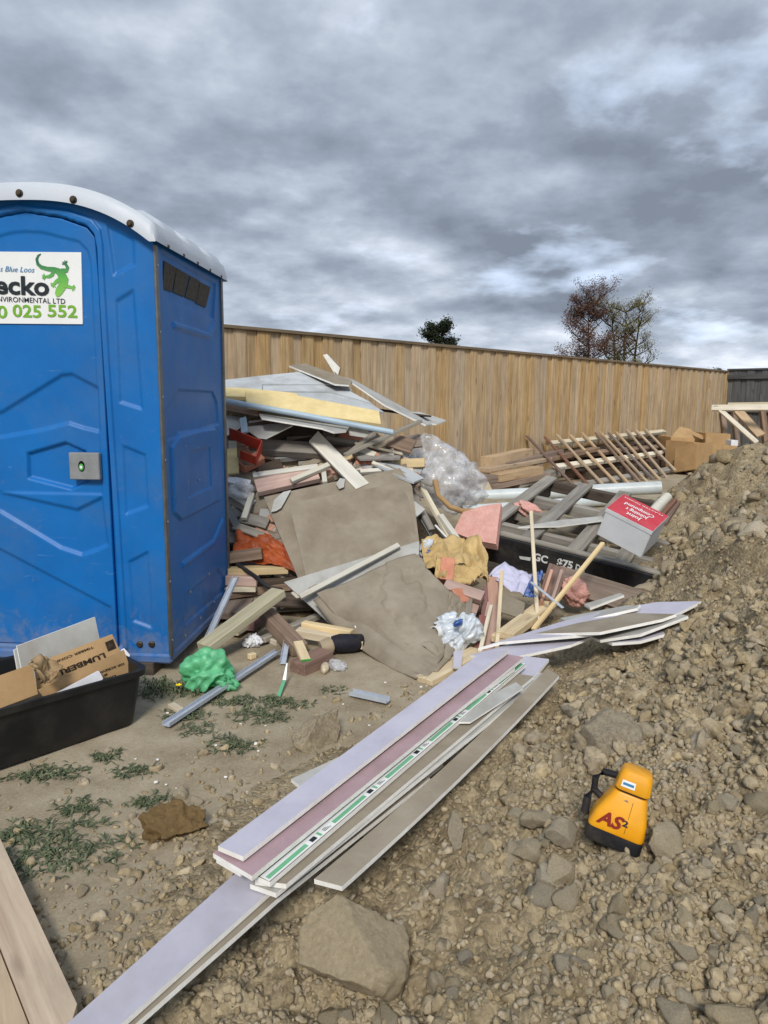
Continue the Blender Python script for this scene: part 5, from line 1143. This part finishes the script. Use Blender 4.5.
# ================================================================== larger rocks and clods
rock('boulder','big flat-topped boulder lying below the plasterboard strips',(304,884,404,990),.02,.115,'boulder_tan',917,sub=5,cuts=6,rough=.12).rotation_euler=(.1,-.1,.9)
rock('boulder','brown half-buried rock at the left foot of the heap',(281,698,342,760),.02,.16,'clod',913,sub=5,squash=.8).rotation_euler=(0,.1,.3)
rock('clay_clod','orange-brown crumbly clod at the edge of the heap',(145,800,206,846),.02,.10,'clod_orange',927,'clod',sub=5,cuts=7,rough=.5)
rock('boulder','large clay-covered rock just behind the laser level',(578,698,640,768),.02,.12,'clod',934,sub=5,cuts=7).rotation_euler=(0,.2,.2)
rock('boulder','pale flat rock high on the heap at the right picture edge',(740,512,790,560),.02,.10,'stone',941,sub=4)
for i,(b4,h,l) in enumerate([((520,795,556,832),.04,'grey stone left of the laser level'),((546,815,580,850),.045,'angular stone just left of the laser base'),((508,830,545,860),.04,'pale stone among the rubble below the brown strip'),((548,850,580,885),.045,'rounded grey stone below left of the laser level'),((440,790,470,850),.06,'upright clod right of the brown strip'),((645,820,690,860),.05,'flat stone right of the laser level'),((628,575,655,600),.08,'clod beside the right end of the pallet'),((655,540,685,590),.12,'big clod right of the red carton'),]):
    rock('clod',l,b4,.0,h,'stone',950+i,'clod',sub=4)
# ================================================================== things lying on the bare ground
gb_=blob('green_bag','crumpled green plastic bag beside the toilet corner','plastic bag',G(208,672,.07),(Vector((.115,.02,0)),Vector((-.02,.10,0)),Vector((0,0,.10))),'green_film',.5,1.15,111,5,crease=.9,flat=.01,oct_=2)
blob('trailing_fold',None,None,G(224,682,.03),(Vector((.07,-.02,0)),Vector((.0,.05,0)),Vector((0,0,.045))),'green_film',.5,1.3,113,4,crease=.8,flat=.01,parent=gb_,oct_=2)
def channel(label,P,Q,w,h):
    e=empty('metal_channel',P); tag(e,label,'metal strip'); d=(Q-P).normalized(); sd_=d.cross(Vector((0,0,1))).normalized()
    beam('web',P,Q,w,.0025,'aluminium',parent=e,bev=0)
    for s_ in (-1,1): beam('flange',P+sd_*s_*w/2+Vector((0,0,h/2)),Q+sd_*s_*w/2+Vector((0,0,h/2)),.0025,h,'aluminium',parent=e,bev=0)
channel('long pale metal channel lying on the ground by the green bag',G(166,726,.012),G(278,652,.03),.034,.016)
channel('bluish metal channel leaning against the toilet side',G(207,641,.02),W(236,578,4.2),.034,.016)
channel('short pale metal channel on bare ground near the heap',G(351,694,.012),G(388,702,.015),.036,.02)
channel('small metal channel end beside the pine block',G(283,664,.012),G(287,642,.06),.03,.015)
for P,Q,w,t,m,l in ((G(204,648,.09),W(279,592,4.05),.10,.045,'green_pine','long pale greenish plank leaning from the green bag to the pile'),(G(266,614,.12),G(300,650,.04),.09,.07,'brown_timber','brown beam slanting across the ground by the pine offcuts'),
    (G(247,626,.05),G(262,614,.06),.09,.06,'red_timber','short reddish block beneath the pale greenish plank'),(G(232,632,.04),G(258,616,.05),.08,.04,'pine','pine wedge under the pale greenish plank'),
    (G(262,640,.03),G(318,616,.05),.05,.03,'grey_timber','grey lath passing under the brown beam'),(G(232,616,.06),G(250,588,.12),.16,.05,'brown_timber','broad dirty board leaning beside the metal channel'),
    (G(297,632,.08),G(364,644,.05),.06,.045,'pine','pine offcut below the pale plasterboard, front of two'),(G(303,625,.10),G(352,634,.09),.05,.045,'pine','pine offcut behind the front pine offcut'),
    (G(298,643,.10),G(306,662,.06),.05,.03,'pine','small pine block with green painted end standing on a block'),(G(297,669,.03),G(326,655,.035),.10,.07,'rust_batten','squat brown timber block on the ground below the pine pieces'),
    (G(171,705,.012),G(181,711,.012),.035,.02,'pine','tiny pine chip under the long metal channel'),(G(249,657,.015),G(255,655,.015),.03,.03,'pine','small pine cube on bare ground'),(G(270,640,.015),G(278,643,.015),.03,.03,'pine_pale','small pale wood chip near the brown beam')):
    beam('timber_offcut',P,Q,w,t,m,l,bev=.003)
pb_=[o for o in bpy.data.objects if o.get('label','').startswith('small pine block with green')][0]; L_=max(v.co.x for v in pb_.data.vertices)
link('painted_end',boxmesh(.006,.052,.032,0),'ink_green',pb_,Matrix.Translation((L_+.002,0,0)))
bt=empty('boot',G(345,648,0)); tag(bt,'dark boot lying on its side by the pine offcuts','boot')
tube('upper',[G(332,644,.06),G(340,643,.065),G(352,643,.06),G(362,642,.05),G(367,641,.04)],.05,'boot_cloth',parent=bt,radii=[.042,.05,.05,.045,.02],n=16)
tube('sole',[G(322,648,.05),G(331,645,.06)],.045,'boot_sole',parent=bt,radii=[.040,.046],n=14,hollow=True)
blob('torn_packaging','white torn packaging curl on the ground by the brown beam','packaging',G(252,642,.03),(Vector((.05,.0,0)),Vector((0,.03,0)),Vector((0,0,.045))),'white_paper',.6,2,121,4,crease=.9,flat=.005)
blob('plastic_scrap','scrap of clear plastic wrap on the ground by the boot','plastic wrap',G(338,665,.015),(Vector((.05,.0,0)),Vector((0,.06,0)),Vector((0,0,.02))),'clear_film',.5,2,123,4,flat=.004,oct_=2)
blob('stone','grey-green stone beside the squat brown block','stone',G(325,668,.02),(Vector((.022,.0,0)),Vector((0,.05,0)),Vector((0,0,.025))),'stone',.2,2,125,3,flat=.004)
pgw=[G(285,664,.10),G(288,664,.10),G(284,682,.02),G(279,696,.008),G(276,694,.008),G(281,680,.025)]
pk=empty('plastic_peg',G(279,694,0)); tag(pk,'white and green plastic marker peg stuck in the ground','peg')
board('tip',None,None,[G(286.5,663,.10),G(287.5,663,.10),G(286,680,.03),G(282.5,680,.03)],.004,('vinyl_white','vinyl_white'),parent=pk)
board('stem',None,None,[G(282.5,680,.03),G(286,680,.03),G(280,697,.004),G(277,695,.004)],.004,('green_tape','green_tape'),parent=pk)
_r=random.Random(8)
for i in range(26):
    x,y=_r.uniform(90,420),_r.uniform(660,790); p=G(x,y,.0)
    if float(hbase(np.array([p.x]),np.array([p.y]))[0])>.02 or (x<150 and y<740): continue
    s_=_r.uniform(.004,.010); beam('plaster_crumb',p+Vector((0,0,s_*.4)),p+Vector((s_*1.6,s_*_r.uniform(-1,1),s_*.4)),s_,s_*.7,'plaster_core','small white plaster crumb on the bare ground','crumb','plaster crumbs on the ground',bev=0)
# ================================================================== weeds
def weed(label,px,py,rad,n,seed,hh=.03,flowers=0):
    r=random.Random(seed); c=G(px,py,0); c.z=float(gz(np.array([c.x]),np.array([c.y]))[0]); e=empty('weed',c); tag(e,label,'weed','weeds on the bare ground'); V=[];Fc=[]
    for i in range(int(n*.5)):
        a=r.uniform(0,6.283); q=rad*1.1*r.random()**.8; bx_,by_=q*math.cos(a)*1.25,q*math.sin(a)*.8
        for k in range(r.randint(3,5)):
            t=r.uniform(0,6.283); L=r.uniform(.015,.05); w=r.uniform(.002,.0045); d=Vector((math.cos(t),math.sin(t),0)); s_=Vector((-d.y,d.x,0)); b=Vector((bx_,by_,0)); h=r.uniform(.1,.8)*hh
            k0=len(V); V+=[b-s_*w*.4,b+s_*w*.4,b+d*L*.55+s_*w+Vector((0,0,h)),b+d*L*.55-s_*w+Vector((0,0,h)),b+d*L+Vector((0,0,h*.6))]; Fc+=[(k0,k0+1,k0+2,k0+3),(k0+3,k0+2,k0+4)]
    meshobj('leaves',[v for v in V],Fc,'weed',e,local=True)
    for k in range(flowers):
        fx=Vector((r.uniform(-1,1)*rad,r.uniform(-1,1)*rad*.6,0)); VV=[fx+Vector((0,0,.05))]+[fx+Vector((.014*math.cos(j*.524),.014*math.sin(j*.524),.055+.004*(j%2))) for j in range(12)]
        meshobj('flower',VV,[(0,1+j,1+(j+1)%12) for j in range(12)],'petal',e,local=True)
WD=[(45,850,.19,330,'thick dark weed patch beside the formwork planks'),(20,832,.08,70,'weed tuft at the left edge above the planks'),(82,806,.07,70,'weed tuft in the middle of the bare ground'),(137,769,.06,55,'weed tuft with white crumb right of the tub'),(108,756,.05,45,'small weed tuft under the tub corner'),(62,770,.08,60,'sparse weeds along the shadow of the tub'),(30,775,.07,50,'sparse weeds under the left end of the tub'),(150,800,.06,55,'weed tuft next to the orange clod'),(165,690,.15,190,'dark weeds with yellow flowers at the toilet base'),(185,715,.08,80,'weeds behind the end of the long metal channel'),(232,700,.08,90,'weeds beside the long metal channel'),(262,715,.10,120,'leafy weed patch left of the brown rock'),(235,745,.09,90,'weed patch at the foot of the heap'),(275,700,.07,80,'weeds around the green peg'),(330,690,.06,25,'faint weeds on the ground near the short channel'),(200,730,.08,50,'thin weeds between channel and heap'),(300,705,.06,30,'thin weeds behind the brown rock')]
for i,(x,y,r_,n_,l) in enumerate(WD): weed(l,x,y,r_,n_,400+i,.02 if i!=8 else .05,2 if i==8 else 0)
# ================================================================== trees beyond the fence
def tree(name,label,px,D,ytop,spread,mat,seed,leaves,lsz,dens_h=(.25,1.0),branchy=7,cone=1.0,trunks=1):
    r=random.Random(seed); base=W(px,400,D); base.z=0; topz=W(px,ytop,D).z; Hh=topz; e=empty(name,base); tag(e,label,'tree')
    V=[];Fc=[];tips=[]
    def seg(a,b,r0,r1):
        d=(b-a).normalized(); u=d.orthogonal().normalized(); v=d.cross(u); k0=len(V)
        for p,rr in ((a,r0),(b,r1)):
            for k in range(5): V.append(p+(u*math.cos(k*1.2566)+v*math.sin(k*1.2566))*rr)
        for k in range(5): Fc.append((k0+k,k0+(k+1)%5,k0+5+(k+1)%5,k0+5+k))
    def grow_(p,d,L,rr,lv):
        n=3
        for k in range(n):
            d=(d+Vector((r.gauss(0,.12),r.gauss(0,.12),.06+r.gauss(0,.06)))).normalized(); q=p+d*L/n; seg(p,q,rr*(1-k/n*.4),rr*(1-(k+1)/n*.4)); p=q
            if lv>0:
                for j in range(2 if lv>1 else 2):
                    a=r.uniform(0,6.283); side=Vector((math.cos(a),math.sin(a),r.uniform(.1,.8))).normalized(); grow_(p,(d*.45+side*.8).normalized(),L*r.uniform(.45,.65),rr*.45,lv-1)
            if lv<=1: tips.append(p.copy())
        tips.append(p.copy())
    for tk in range(trunks):
        ox=Vector(((tk-(trunks-1)/2)*.35,0,0)); p=ox.copy(); d=Vector((ox.x*.25,0,1)).normalized()
        for k in range(branchy):
            q=p+d*(Hh*.92/branchy)+Vector((r.gauss(0,.06),r.gauss(0,.06),0)); seg(p,q,.12*(1-k/branchy)+.02,.12*(1-(k+1)/branchy)+.02)
            if k>=branchy*dens_h[0]:
                for j in range(3):
                    a=r.uniform(0,6.283); f=1-abs((k+1)/branchy-.55)*cone; grow_(q,Vector((math.cos(a),math.sin(a),r.uniform(.25,.8))).normalized(),spread*max(.25,f)*r.uniform(.6,1.05),.035,2 if trunks==1 or j<2 else 1)
            p=q
        tips.append(p)
    meshobj('trunk',V,Fc,'bark',e,local=True)
    LV=[];LF=[]
    for i in range(leaves):
        t=tips[r.randrange(len(tips))]+Vector((r.gauss(0,.13),r.gauss(0,.13),r.gauss(0,.11))); a=Vector((r.gauss(0,1),r.gauss(0,1),r.gauss(0,1))).normalized(); b=a.orthogonal().normalized(); s_=lsz*r.uniform(.6,1.3); k0=len(LV)
        LV+=[t-a*s_,t+b*s_*.5,t+a*s_,t-b*s_*.5]; LF.append((k0,k0+1,k0+2,k0+3))
    meshobj('crown',LV,LF,mat,e,local=True)
tree('autumn_tree','rust-leaved bare autumn tree beyond the fence, left of the pair',585,40,298,1.5,'leaf_rust',3,12000,.05,(.25,1),9,.5)
tree('sparse_tree','thin olive-leaved tree beyond the fence, right of the pair',622,41,302,1.25,'leaf_olive',9,8000,.05,(.2,1),8,.55,3)
tree('evergreen_tree','small dense dark treetop showing above the fence near the middle',437,42,328,1.0,'leaf_dark',15,7000,.07,(.45,1),7,.6)
tree('evergreen_tree','tiny dark treetop just above the fence near the far corner',719,60,371,.5,'leaf_dark',19,2500,.08,(.4,1),6,.6)
